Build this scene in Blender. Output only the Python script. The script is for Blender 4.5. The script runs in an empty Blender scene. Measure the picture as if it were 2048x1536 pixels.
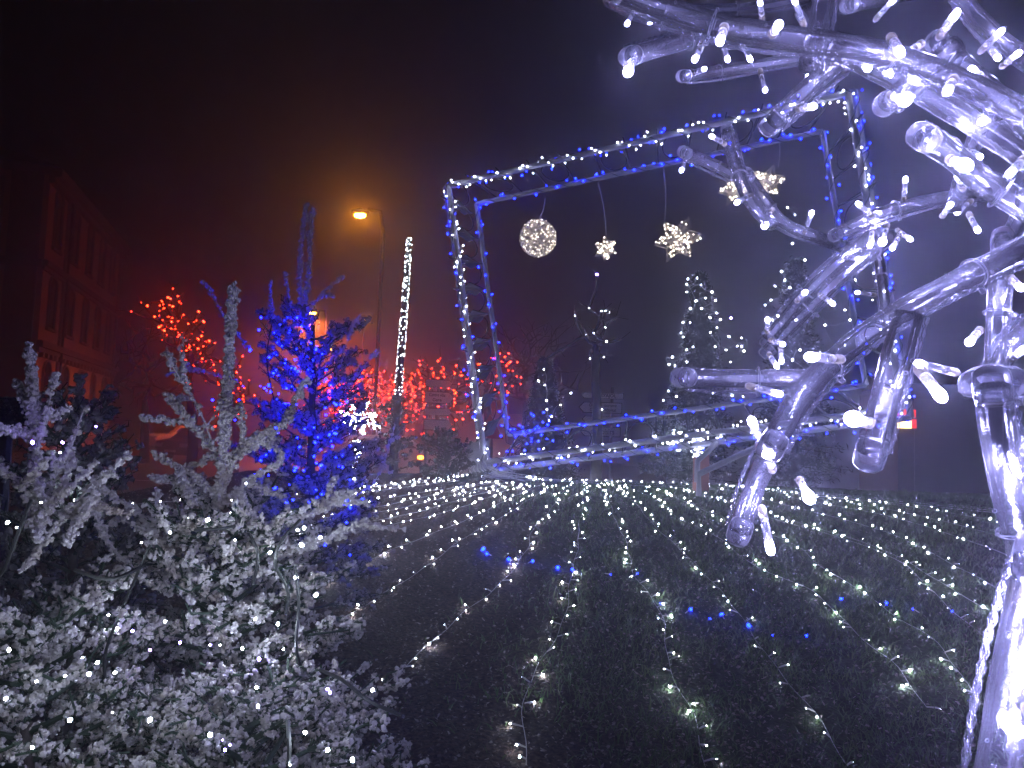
import bpy, math, random
import numpy as np
from mathutils import Vector, Matrix, Euler
R = math.radians
random.seed(7); rng = np.random.default_rng(7)
scene = bpy.context.scene
C = scene.collection

# ------------------------------------------------------------------ camera, world, moon-dim sun, exposure
CAM = np.array((0.0, 0.0, 1.5)); FPX = 1500.0; PITCH = 3.9; ROLL = 2.0
cd = bpy.data.cameras.new('camera'); cam = bpy.data.objects.new('camera', cd); C.objects.link(cam)
cd.sensor_width = 36.0; cd.lens = 36.0 * FPX / 2048; cd.clip_start = 0.02; cd.clip_end = 2000
cam.matrix_world = (Matrix.Translation(CAM.tolist()) @ Euler((R(90 + PITCH), 0, 0)).to_matrix().to_4x4()
                    @ Euler((0, 0, R(ROLL))).to_matrix().to_4x4())
scene.camera = cam
CM = np.array(cam.matrix_world.to_3x3())
w = bpy.data.worlds.new('World'); scene.world = w; w.use_nodes = True
nt = w.node_tree; sky = nt.nodes.new('ShaderNodeTexSky'); sky.sky_type = 'NISHITA'; sky.sun_disc = False
sky.sun_elevation = R(-4); sky.sun_rotation = R(200)
nt.links.new(sky.outputs[0], nt.nodes['Background'].inputs[0]); nt.nodes['Background'].inputs[1].default_value = 0.012
sl = bpy.data.lights.new('sun', 'SUN'); sl.energy = 0.0015; sl.angle = R(0.5); sl.color = (1, .95, .9)
so = bpy.data.objects.new('sun', sl); C.objects.link(so); so.rotation_euler = (R(50), 0, R(200))
scene.view_settings.view_transform = 'Standard'; scene.view_settings.look = 'None'
scene.view_settings.exposure = 0.3; scene.view_settings.gamma = 1; scene.view_settings.use_curve_mapping = False
cy = scene.cycles
cy.use_denoising = True; cy.max_bounces = 5; cy.diffuse_bounces = 2; cy.glossy_bounces = 2; cy.transmission_bounces = 2
cy.volume_bounces = 0; cy.transparent_max_bounces = 24; cy.sample_clamp_indirect = 4; cy.sample_clamp_direct = 0
try: cy.use_light_tree = True
except Exception: pass

# ------------------------------------------------------------------ geometry of the view and the ground
def ray(px, py):
    v = CM @ np.array(((px - 1024) / FPX, -(py - 768) / FPX, -1.0)); return v
def P(px, py, d):
    v = ray(px, py); return CAM + v * (d / v[1])
def sm(t): t = np.clip(t, 0, 1); return t * t * (3 - 2 * t)
def ground(x, y):
    x = np.asarray(x, float); y = np.asarray(y, float)
    s = 0.87 * sm((y - 2.0) / 8.4) * (1 - sm((y - 11.2) / 3.0))
    s = s * (1 - sm((-x - 3.2) / 4.5)) * (1 - sm((x - 8.5) / 5.0))
    return s + 0.012 * np.sin(x * 2.3 + 1) * np.cos(y * 1.9)
GX0, GX1, GY0, GY1 = -12.0, 16.0, -3.0, 15.0
def G(px, py, lift=0.0):
    v = ray(px, py); ys = np.arange(1.2, 90, 0.02)
    p = CAM[None] + v[None] * (ys / v[1])[:, None]
    inside = (p[:, 0] > GX0) & (p[:, 0] < GX1) & (p[:, 1] < GY1)
    g = np.where(inside, ground(p[:, 0], p[:, 1]), -0.12) + lift
    k = np.nonzero(p[:, 2] <= g)[0]
    q = p[k[0]] if len(k) else p[500]
    return q

# ------------------------------------------------------------------ materials
MAT = {}
def mat(name, col, rough=.6, metal=0.0, spec=.5, noise=None, bump=None, emis=None, es=0):
    if name in MAT: return MAT[name]
    m = bpy.data.materials.new(name); m.use_nodes = True; n = m.node_tree; b = n.nodes['Principled BSDF']
    b.inputs['Base Color'].default_value = (*col, 1); b.inputs['Roughness'].default_value = rough
    b.inputs['Metallic'].default_value = metal; b.inputs['Specular IOR Level'].default_value = spec
    if emis: b.inputs['Emission Color'].default_value = (*emis, 1); b.inputs['Emission Strength'].default_value = es
    if noise or bump:
        tc = n.nodes.new('ShaderNodeTexCoord')
    if noise:
        sc_, col2, lo, hi = noise
        t = n.nodes.new('ShaderNodeTexNoise'); t.inputs['Scale'].default_value = sc_; t.inputs['Detail'].default_value = 6
        r = n.nodes.new('ShaderNodeValToRGB'); r.color_ramp.elements[0].position = lo; r.color_ramp.elements[1].position = hi
        r.color_ramp.elements[0].color = (*col, 1); r.color_ramp.elements[1].color = (*col2, 1)
        n.links.new(tc.outputs['Object'], t.inputs['Vector']); n.links.new(t.outputs['Fac'], r.inputs[0]); n.links.new(r.outputs[0], b.inputs['Base Color'])
    if bump:
        t = n.nodes.new('ShaderNodeTexNoise'); t.inputs['Scale'].default_value = bump[0]; t.inputs['Detail'].default_value = 5
        bp = n.nodes.new('ShaderNodeBump'); bp.inputs['Strength'].default_value = bump[1]; bp.inputs['Distance'].default_value = bump[2]
        n.links.new(tc.outputs['Object'], t.inputs['Vector']); n.links.new(t.outputs['Fac'], bp.inputs['Height']); n.links.new(bp.outputs[0], b.inputs['Normal'])
    MAT[name] = m; return m
def glow(name, col, st):
    if name in MAT: return MAT[name]
    m = bpy.data.materials.new(name); m.use_nodes = True; n = m.node_tree; n.nodes.clear()
    e = n.nodes.new('ShaderNodeEmission'); o = n.nodes.new('ShaderNodeOutputMaterial')
    e.inputs[0].default_value = (*col, 1); e.inputs[1].default_value = st; n.links.new(e.outputs[0], o.inputs[0])
    MAT[name] = m; return m
def clear_mat(name, tint, dif, edge, rough=.24):
    m = bpy.data.materials.new(name); m.use_nodes = True; n = m.node_tree; n.nodes.clear(); L = n.links.new
    o = n.nodes.new('ShaderNodeOutputMaterial'); tr = n.nodes.new('ShaderNodeBsdfTransparent'); tr.inputs[0].default_value = (*tint, 1)
    df = n.nodes.new('ShaderNodeBsdfDiffuse'); df.inputs[0].default_value = (.75, .75, .78, 1)
    tl = n.nodes.new('ShaderNodeBsdfTranslucent'); tl.inputs[0].default_value = (.75, .75, .78, 1)
    gl = n.nodes.new('ShaderNodeBsdfGlossy'); gl.inputs['Roughness'].default_value = rough
    tc = n.nodes.new('ShaderNodeTexCoord'); t = n.nodes.new('ShaderNodeTexNoise'); t.inputs['Scale'].default_value = 70; t.inputs['Detail'].default_value = 5
    bp = n.nodes.new('ShaderNodeBump'); bp.inputs['Strength'].default_value = .9; bp.inputs['Distance'].default_value = .002
    L(tc.outputs['Object'], t.inputs['Vector']); L(t.outputs['Fac'], bp.inputs['Height']); L(bp.outputs[0], gl.inputs['Normal']); L(bp.outputs[0], df.inputs['Normal'])
    lw = n.nodes.new('ShaderNodeLayerWeight'); lw.inputs['Blend'].default_value = .35
    a = n.nodes.new('ShaderNodeMixShader'); a.inputs[0].default_value = .5; L(df.outputs[0], a.inputs[1]); L(tl.outputs[0], a.inputs[2])
    f = n.nodes.new('ShaderNodeMapRange'); f.inputs['To Min'].default_value = dif; f.inputs['To Max'].default_value = edge; L(lw.outputs['Facing'], f.inputs['Value'])
    b = n.nodes.new('ShaderNodeMixShader'); L(f.outputs[0], b.inputs[0]); L(tr.outputs[0], b.inputs[1]); L(a.outputs[0], b.inputs[2])
    fr = n.nodes.new('ShaderNodeFresnel'); fr.inputs[0].default_value = 1.49; L(bp.outputs[0], fr.inputs['Normal'])
    c = n.nodes.new('ShaderNodeMixShader'); L(fr.outputs[0], c.inputs[0]); L(b.outputs[0], c.inputs[1]); L(gl.outputs[0], c.inputs[2])
    L(c.outputs[0], o.inputs[0]); return m

WHITE_LED = glow('led_white', (.70, .76, 1.0), 75)
WHITE_LED_NEAR = glow('led_white_near', (.70, .76, 1.0), 300)
WHITE_LED2 = glow('led_white_dim', (.78, .92, 1.0), 24)
WARM_LED = glow('led_warm', (1.0, .86, .70), 14)
BLUE_LED = glow('led_blue', (.0015, .007, 1.0), 60)
BLUE_TREE = glow('led_blue_strong', (.0012, .003, 1.0), 95)
VIOLET_LED = glow('led_violet', (.25, .15, 1.0), 110)
TREE_LED = glow('led_tree_white', (.72, .82, 1.0), 420)
RED_LED = glow('led_red', (1.0, .022, .005), 36)
NEAR_LED = glow('led_near', (.41, .40, 1.0), 500)
SODIUM = glow('sodium', (1.0, .32, .02), 170)
SODIUM_FAR = glow('sodium_far', (1.0, .40, .04), 90)
M_wire_dark = mat('wire_dark', (.012, .014, .012), .5)
M_wire_pale = mat('wire_pale', (.5, .5, .5), .4)
M_rail = mat('rail_white', (.33, .33, .38), .4, noise=(9, (.25, .25, .29), .4, .7), bump=(30, .2, .01))
M_black = mat('black_steel', (.012, .012, .014), .5)
M_steel = mat('galvanised', (.3, .3, .3), .4, .8)
M_darkgreen = mat('needles', (.02, .045, .02), .6, noise=(8, (.012, .03, .014), .3, .7))
M_flock = mat('flock', (.48, .455, .43), .9, noise=(14, (.25, .21, .17), .42, .72))
M_bark = mat('bark', (.06, .045, .035), .9, noise=(12, (.03, .025, .02), .3, .7), bump=(25, .6, .02))
M_cond = mat('conifer_green', (.009, .018, .012), .8)

# ------------------------------------------------------------------ mesh helpers
def mesh_np(name, V, F, mats, mi=None, smooth=False):
    V = np.asarray(V, np.float32); me = bpy.data.meshes.new(name)
    if isinstance(F, np.ndarray):
        nf, k = F.shape; me.vertices.add(len(V)); me.vertices.foreach_set('co', V.ravel())
        me.loops.add(nf * k); me.loops.foreach_set('vertex_index', F.astype(np.int32).ravel())
        me.polygons.add(nf); me.polygons.foreach_set('loop_start', np.arange(0, nf * k, k, dtype=np.int32))
        me.polygons.foreach_set('loop_total', np.full(nf, k, np.int32)); me.update(calc_edges=True)
    else:
        me.from_pydata([tuple(map(float, v)) for v in V], [], [tuple(int(i) for i in f) for f in F]); me.update()
    for m in (mats if isinstance(mats, (list, tuple)) else [mats]): me.materials.append(m)
    if mi is not None: me.polygons.foreach_set('material_index', np.asarray(mi, np.int32))
    me.polygons.foreach_set('use_smooth', np.full(len(me.polygons), smooth))
    me.validate(); return me
def link(name, data, parent=None, loc=None):
    o = bpy.data.objects.new(name, data); C.objects.link(o)
    if parent is not None: o.parent = parent
    if loc is not None: o.location = tuple(map(float, loc))
    return o
def tag(o, label, cat, group=None, kind=None):
    if label: o['label'] = label
    if cat: o['category'] = cat
    if group: o['group'] = group
    if kind: o['kind'] = kind
    return o
def empty(name, loc, label, cat, group=None):
    o = link(name, None, None, loc); o.empty_display_size = .1
    bpy.context.view_layer.update() if False else None
    return tag(o, label, cat, group)
class MB:
    def __init__(s): s.v = []; s.f = []; s.m = []; s.n = 0
    def add(s, V, F, m=0):
        V = np.asarray(V, float).reshape(-1, 3); s.v.append(V); s.f += [tuple(int(i) + s.n for i in f) for f in F]; s.m += [m] * len(F); s.n += len(V); return s
    def box(s, a, b, m=0, M=None):
        a = np.array(a, float); b = np.array(b, float)
        V = np.array([[x, y, z] for z in (a[2], b[2]) for y in (a[1], b[1]) for x in (a[0], b[0])])
        if M is not None: V = V @ np.array(M)[:3, :3].T + np.array(M)[:3, 3]
        return s.add(V, [(0, 2, 3, 1), (4, 5, 7, 6), (0, 1, 5, 4), (2, 6, 7, 3), (0, 4, 6, 2), (1, 3, 7, 5)], m)
    def tube(s, pts, r, n=8, m=0, caps=True):
        V, F = tube(pts, r, n, caps); return s.add(V, F, m)
    def prism(s, poly, y0, y1, m=0, inset=None):   # poly in x,z extruded along y
        k = len(poly); A = [(x, y0, z) for x, z in poly]; B = [(x, y1, z) for x, z in poly]
        F = [tuple(range(k)), tuple(range(2 * k - 1, k - 1, -1))] + [(i, k + i, k + (i + 1) % k, (i + 1) % k) for i in range(k)]
        return s.add(A + B, F, m)
    def build(s, name, mats, parent=None, loc=None, smooth=False):
        V = np.concatenate(s.v)
        if loc is not None: V = V - np.array(loc)
        return link(name, mesh_np(name, V, s.f, mats, s.m, smooth), parent, loc)
def tube(pts, r, n=8, caps=True):
    p = np.asarray(pts, float); k = len(p); r = np.full(k, r) if np.isscalar(r) else np.asarray(r, float)
    t = np.gradient(p, axis=0); t /= np.linalg.norm(t, axis=1)[:, None] + 1e-12
    u = np.cross(t[0], (0, 0, 1.0));
    if np.linalg.norm(u) < .05: u = np.cross(t[0], (1.0, 0, 0))
    V = []; a = np.linspace(0, 2 * np.pi, n, endpoint=False)
    for i in range(k):
        u = u - t[i] * (u @ t[i]); u /= np.linalg.norm(u) + 1e-12; v = np.cross(t[i], u)
        V.append(p[i] + r[i] * (np.cos(a)[:, None] * u + np.sin(a)[:, None] * v))
    V = np.concatenate(V); F = [(i * n + j, i * n + (j + 1) % n, (i + 1) * n + (j + 1) % n, (i + 1) * n + j) for i in range(k - 1) for j in range(n)]
    if caps: F += [tuple(range(n - 1, -1, -1)), tuple(range((k - 1) * n, k * n))]
    return V, F
def segs(P0, P1, r0, r1, n=4):
    P0 = np.asarray(P0, float); P1 = np.asarray(P1, float); m = len(P0)
    d = P1 - P0; d /= np.linalg.norm(d, axis=1)[:, None] + 1e-9
    ref = np.where(np.abs(d[:, 2:3]) > .9, np.array([[1., 0, 0]]), np.array([[0, 0, 1.]]))
    u = np.cross(d, ref); u /= np.linalg.norm(u, axis=1)[:, None] + 1e-9; v = np.cross(d, u)
    r0 = np.broadcast_to(r0, (m,)); r1 = np.broadcast_to(r1, (m,))
    a = np.linspace(0, 2 * np.pi, n, endpoint=False); c = np.cos(a)[None, :, None]; s = np.sin(a)[None, :, None]
    ring = c * u[:, None] + s * v[:, None]
    V = np.concatenate([P0[:, None] + ring * r0[:, None, None], P1[:, None] + ring * r1[:, None, None]], 1).reshape(-1, 3)
    j = np.arange(n); q = np.stack([j, (j + 1) % n, (j + 1) % n + n, j + n], 1)
    F = (q[None] + (np.arange(m) * 2 * n)[:, None, None]).reshape(-1, 4)
    return V, F
T_ = (1 + 5 ** .5) / 2
ICO_V = np.array([(-1, T_, 0), (1, T_, 0), (-1, -T_, 0), (1, -T_, 0), (0, -1, T_), (0, 1, T_), (0, -1, -T_), (0, 1, -T_), (T_, 0, -1), (T_, 0, 1), (-T_, 0, -1), (-T_, 0, 1)]) / math.sqrt(1 + T_ * T_)
ICO_F = np.array([(0, 11, 5), (0, 5, 1), (0, 1, 7), (0, 7, 10), (0, 10, 11), (1, 5, 9), (5, 11, 4), (11, 10, 2), (10, 7, 6), (7, 1, 8), (3, 9, 4), (3, 4, 2), (3, 2, 6), (3, 6, 8), (3, 8, 9), (4, 9, 5), (2, 4, 11), (6, 2, 10), (8, 6, 7), (9, 8, 1)])
def blobs(pos, r, jit=.45):
    n = len(pos); q = rng.normal(size=(n, 3, 3)); q, _ = np.linalg.qr(q)
    s = rng.uniform(.7, 1.3, (n, 1, 3)); k = rng.uniform(1 - jit, 1 + jit, (n, 12, 1))
    V = (ICO_V[None] * k * s) @ q; V = V * np.broadcast_to(r, (n,))[:, None, None] + np.asarray(pos)[:, None]
    F = (ICO_F[None] + (np.arange(n) * 12)[:, None, None]).reshape(-1, 3)
    return V.reshape(-1, 3), F
def scatter_tris(pos, size, up=.0):
    n = len(pos); a = rng.normal(size=(n, 3)); b = rng.normal(size=(n, 3)); a /= np.linalg.norm(a, axis=1)[:, None]; b /= np.linalg.norm(b, axis=1)[:, None]
    s = np.broadcast_to(size, (n,))[:, None]; p = np.asarray(pos)
    V = np.stack([p - a * s, p + b * s * .35, p + a * s], 1).reshape(-1, 3); return V, np.arange(3 * n).reshape(-1, 3)
def _sph():
    E = {}; V = [v / np.linalg.norm(v) for v in ICO_V]; F = []
    def mid(a, b):
        k = (min(a, b), max(a, b))
        if k not in E: v = V[a] + V[b]; V.append(v / np.linalg.norm(v)); E[k] = len(V) - 1
        return E[k]
    for a, b, c in ICO_F: x, y, z = mid(a, b), mid(b, c), mid(c, a); F += [(a, x, z), (b, y, x), (c, z, y), (x, y, z)]
    return np.array(V), np.array(F)
SPH_V, SPH_F = _sph()
BULB_ME = {}
def bulb_mesh(m):     # a small lamp cap: rounded, 20 faces, radius 1
    if m.name not in BULB_ME: BULB_ME[m.name] = mesh_np('bulb', (SPH_V if m.name in ('led_near', 'led_tree_white', 'led_violet') else ICO_V) * np.array((.9, .9, 1.25)), SPH_F if m.name in ('led_near', 'led_tree_white', 'led_violet') else ICO_F, m, smooth=True)
    return BULB_ME[m.name]
def bulb(parent, p, r, m, name='bulb'):
    o = bpy.data.objects.new(name, bulb_mesh(m)); o.location = tuple(np.asarray(p, float) - PARLOC[parent.name]); o.scale = (r, r, r)
    o.rotation_euler = (random.uniform(0, 3), random.uniform(0, 3), 0); o.parent = parent; C.objects.link(o); return o
PARLOC = {}
def root(name, loc, label, cat, group=None):
    o = empty(name, loc, label, cat, group); PARLOC[o.name] = np.array(loc, float); return o
def child(mb, name, mats, par, smooth=False):   # geometry given in world coordinates, parented to an unrotated root
    V = np.concatenate(mb.v) - PARLOC[par.name]
    return link(name, mesh_np(name, V, mb.f, mats, mb.m, smooth), par)
def child_np(V, F, name, mats, par, mi=None, smooth=False):
    return link(name, mesh_np(name, np.asarray(V) - PARLOC[par.name], F, mats, mi, smooth), par)
def resample(pts, step):
    p = np.asarray(pts, float); s = np.concatenate([[0], np.cumsum(np.linalg.norm(np.diff(p, axis=0), axis=1))])
    n = max(2, int(s[-1] / step) + 1); q = np.linspace(0, s[-1], n); return np.stack([np.interp(q, s, p[:, i]) for i in range(3)], 1)
def smooth_pts(p, it=2):
    p = np.asarray(p, float)
    for _ in range(it):
        a = p[:-1] * .75 + p[1:] * .25; b = p[:-1] * .25 + p[1:] * .75
        p = np.concatenate([p[:1], np.stack([a, b], 1).reshape(-1, 3), p[-1:]])
    return p

# ------------------------------------------------------------------ setting: garden mound, road, kerb
def ground_mat():
    m = bpy.data.materials.new('garden_soil'); m.use_nodes = True; n = m.node_tree; L = n.links.new; b = n.nodes['Principled BSDF']
    tc = n.nodes.new('ShaderNodeTexCoord'); sep = n.nodes.new('ShaderNodeSeparateXYZ'); L(tc.outputs['Object'], sep.inputs[0])
    big = n.nodes.new('ShaderNodeTexNoise'); big.inputs['Scale'].default_value = 1.3; big.inputs['Detail'].default_value = 4; L(tc.outputs['Object'], big.inputs['Vector'])
    ad = n.nodes.new('ShaderNodeMath'); ad.operation = 'MULTIPLY_ADD'; L(big.outputs['Fac'], ad.inputs[0]); ad.inputs[1].default_value = 1.6; L(sep.outputs['X'], ad.inputs[2])
    rm = n.nodes.new('ShaderNodeMapRange'); rm.inputs['From Min'].default_value = .9; rm.inputs['From Max'].default_value = 1.7; L(ad.outputs[0], rm.inputs['Value'])
    fine = n.nodes.new('ShaderNodeTexNoise'); fine.inputs['Scale'].default_value = 45; fine.inputs['Detail'].default_value = 8; L(tc.outputs['Object'], fine.inputs['Vector'])
    r1 = n.nodes.new('ShaderNodeValToRGB'); r2 = n.nodes.new('ShaderNodeValToRGB')
    for r, c0, c1 in ((r1, (.016, .011, .008), (.13, .085, .06)), (r2, (.015, .022, .010), (.055, .085, .03))):
        r.color_ramp.elements[0].position = .35; r.color_ramp.elements[1].position = .75
        r.color_ramp.elements[0].color = (*c0, 1); r.color_ramp.elements[1].color = (*c1, 1); L(fine.outputs['Fac'], r.inputs[0])
    mx = n.nodes.new('ShaderNodeMixRGB'); L(rm.outputs[0], mx.inputs[0]); L(r1.outputs[0], mx.inputs[1]); L(r2.outputs[0], mx.inputs[2]); L(mx.outputs[0], b.inputs['Base Color'])
    b.inputs['Roughness'].default_value = .95; b.inputs['Specular IOR Level'].default_value = .15
    bp = n.nodes.new('ShaderNodeBump'); bp.inputs['Strength'].default_value = 1; bp.inputs['Distance'].default_value = .03
    L(fine.outputs['Fac'], bp.inputs['Height']); L(bp.outputs[0], b.inputs['Normal']); return m
nx, ny = 281, 181
gx, gy = np.meshgrid(np.linspace(GX0, GX1, nx), np.linspace(GY0, GY1, ny))
gz = ground(gx, gy) + rng.normal(0, .006, gx.shape)
V = np.stack([gx, gy, gz], -1).reshape(-1, 3); i = np.arange((nx - 1) * (ny - 1)); a = i // (nx - 1) * nx + i % (nx - 1)
tag(link('ground', mesh_np('ground', V, np.stack([a, a + 1, a + nx + 1, a + nx], 1), ground_mat(), smooth=True)), None, None, kind='structure')
MB_ = MB(); MB_.add([(-300, -60, -.12), (300, -60, -.12), (300, 600, -.12), (-300, 600, -.12)], [(0, 1, 2, 3)])
tag(MB_.build('road', mat('asphalt', (.05, .05, .052), .55, noise=(3, (.08, .078, .075), .35, .7), bump=(90, .4, .01))), None, None, kind='structure')
kp = tag(link('kerb', None), None, None, kind='structure'); PARLOC['kerb'] = np.zeros(3)
M_kerb = mat('kerb_stone', (.32, .31, .29), .8, noise=(7, (.22, .21, .2), .35, .7), bump=(40, .4, .01))
km = MB(); km.box((-.48, -.09, -.14), (.48, .09, .03)); kme = mesh_np('kerb_stone', np.concatenate(km.v), km.f, M_kerb)
for y_, x0, x1 in ((GY1 + .09, GX0, GX1), (GY0 - .09, GX0, GX1)):
    for x_ in np.arange(x0 + .5, x1, 1.0): o = link('kerb_stone', kme, kp, (x_, y_, 0))
for x_ in (GX0 - .09, GX1 + .09):
    for y_ in np.arange(GY0 + .5, GY1, 1.0): o = link('kerb_stone', kme, kp, (x_, y_, 0)); o.rotation_euler.z = R(90)
# painted edge lines on the road behind the garden
lm = MB()
for x_ in np.arange(-60, 60, 4.5): lm.box((x_, 21, -.117), (x_ + 3, 21.13, -.114))
tag(lm.build('road_marking', mat('road_paint', (.75, .75, .72), .6)), None, None, kind='structure')
# pavement beyond
pv = MB(); pv.box((-120, 46, -.2), (120, 52, .02)); tag(pv.build('pavement', mat('pavement_grey', (.22, .21, .2), .8, noise=(2, (.16, .155, .15), .3, .7))), None, None, kind='structure')

# grass and leaf litter (uncountable)
def grass():
    n = 110000; y = 2.2 + 8.5 * rng.random(n) ** 1.5; x = rng.uniform(-.2, 1, n) * 8.5
    keep = (np.abs(x) < y * .85 + .3) & (x + .8 * np.sin(y * 1.7) * .4 + rng.normal(0, .35, n) > .35); x = x[keep]; y = y[keep]
    cl = np.sin(x * 5.1 + np.sin(y * 4)) * np.cos(y * 4.3 + np.sin(x * 3)) + rng.normal(0, .4, len(x)); k = cl > -.5; x = x[k]; y = y[k]; n = len(x)
    z = ground(x, y) - .004; p = np.stack([x, y, z], 1); h = rng.uniform(.022, .065, n) * (1 + .5 * (cl[k] > .7)); a = rng.uniform(0, 6.28, n); wd = rng.uniform(.0016, .0032, n) * (1 + y * .12)
    side = np.stack([np.cos(a), np.sin(a), 0 * a], 1) * wd[:, None]; lean = rng.normal(0, .45, (n, 3)); lean[:, 2] = 1
    mid = p + lean * (h * .6)[:, None]; lean2 = lean * np.array((1.9, 1.9, 1)); tip = p + lean2 * (h)[:, None] * .95
    V = np.stack([p - side, p + side, mid + side * .8, mid - side * .8, tip], 1).reshape(-1, 3); b = np.arange(n)[:, None] * 5
    F4 = b + np.array([[0, 1, 2, 3]]); me = bpy.data.meshes.new('grass')
    F = np.concatenate([b + [[0, 1, 2]], b + [[0, 2, 3]], b + [[3, 2, 4]]]); return V, F
V, F = grass(); tag(link('grass', mesh_np('grass', V, F, mat('grass_blade', (.06, .14, .028), .55, noise=(6, (.12, .17, .04), .4, .7)))), 'green lawn blades among the fairy lights', 'grass', kind='stuff')
def litter(n, xr, s0, s1, seed=1):
    y = 2.2 + 8.3 * rng.random(n) ** 1.6; x = rng.uniform(*xr, n) * (y * .8 + .5); z = ground(x, y) + .006 + rng.random(n) * .012
    p = np.stack([x, y, z], 1); a = rng.uniform(0, 6.28, n); s = rng.uniform(s0, s1, n)[:, None]; u = np.stack([np.cos(a), np.sin(a), rng.normal(0, .35, n)], 1) * s; v = np.stack([-np.sin(a), np.cos(a), rng.normal(0, .35, n)], 1) * s * .55
    V = np.stack([p - u, p - v, p + u * .9, p + v + np.array((0, 0, .004))], 1).reshape(-1, 3); return V, np.arange(4 * n).reshape(-1, 4)
V, F = litter(22000, (-1, .45), .005, .019); tag(link('leaf_litter', mesh_np('leaf_litter', V, F, mat('dead_leaf', (.10, .07, .05), .8, noise=(40, (.42, .36, .31), .48, .6)))), 'dry leaf bits and chippings strewn over the dark soil', 'leaf litter', kind='stuff')
V, F = litter(8000, (.1, 1), .005, .016); tag(link('fallen_leaves', mesh_np('fallen_leaves', V, F, mat('dead_leaf_pale', (.26, .22, .19), .8, noise=(5, (.12, .08, .06), .45, .65)))), 'pale fallen leaves scattered through the lawn', 'fallen leaves', kind='stuff')

# ------------------------------------------------------------------ fairy lights laid on the ground
def ground_string(pts, label, m=WHITE_LED, step=.165, name='light_string', rk=1.0, group='white light strings fanned out over the ground', zig=.045, wire=M_wire_pale):
    g = [G(x, y) for x, y in pts]; g = smooth_pts(g, 2); q = resample(g, .05)
    d = np.gradient(q, axis=0); nrm = np.stack([-d[:, 1], d[:, 0]], 1); nrm /= np.linalg.norm(nrm, axis=1)[:, None] + 1e-9
    k = np.arange(len(q)); off = .008 * np.sin(k * .5 + random.random() * 6) + .010 * np.sin(k * .19)
    q[:, :2] += nrm * off[:, None]; q[:, 2] = ground(q[:, 0], q[:, 1]) + .012
    r = root(name, q[0], label, 'fairy lights', group)
    mb = MB(); mb.tube(q[::2], .0022, 4, caps=False); child(mb, 'wire', wire, r)
    n = max(2, int(len(q) * .05 / step)); stub = MB()
    for j in range(n):
        a = min(len(q) - 1, int((j + random.uniform(-.25, .25) + .5) * len(q) / n)); s = random.choice((-1, 1)) * random.uniform(.3, 1.4) * zig
        p = q[a].copy(); p[:2] += nrm[a] * s + d[a][:2] * random.uniform(-.4, .4); p[2] = float(ground(p[0], p[1])) + random.uniform(.014, .035)
        dd = p[1]; rr = (.0028 + .00072 * dd) * random.choice((.4, .55, .7, .85, .95, 1.25)) * rk * .95
        bulb(r, p, rr, (WHITE_LED_NEAR if dd < 6.5 else WHITE_LED) if (m is WHITE_LED and random.random() > .15) else (WHITE_LED2 if m is WHITE_LED else m))
        if dd < 7: stub.tube([q[a], q[a] * .3 + p * .7 + (0, 0, .003), p], [.0035, .005, .004], 5)
    if stub.n: child(stub, 'bulb_holder', mat('bulb_holder', (.72, .70, .62), .35), r)['kind'] = 'stuff'
    return r
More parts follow.
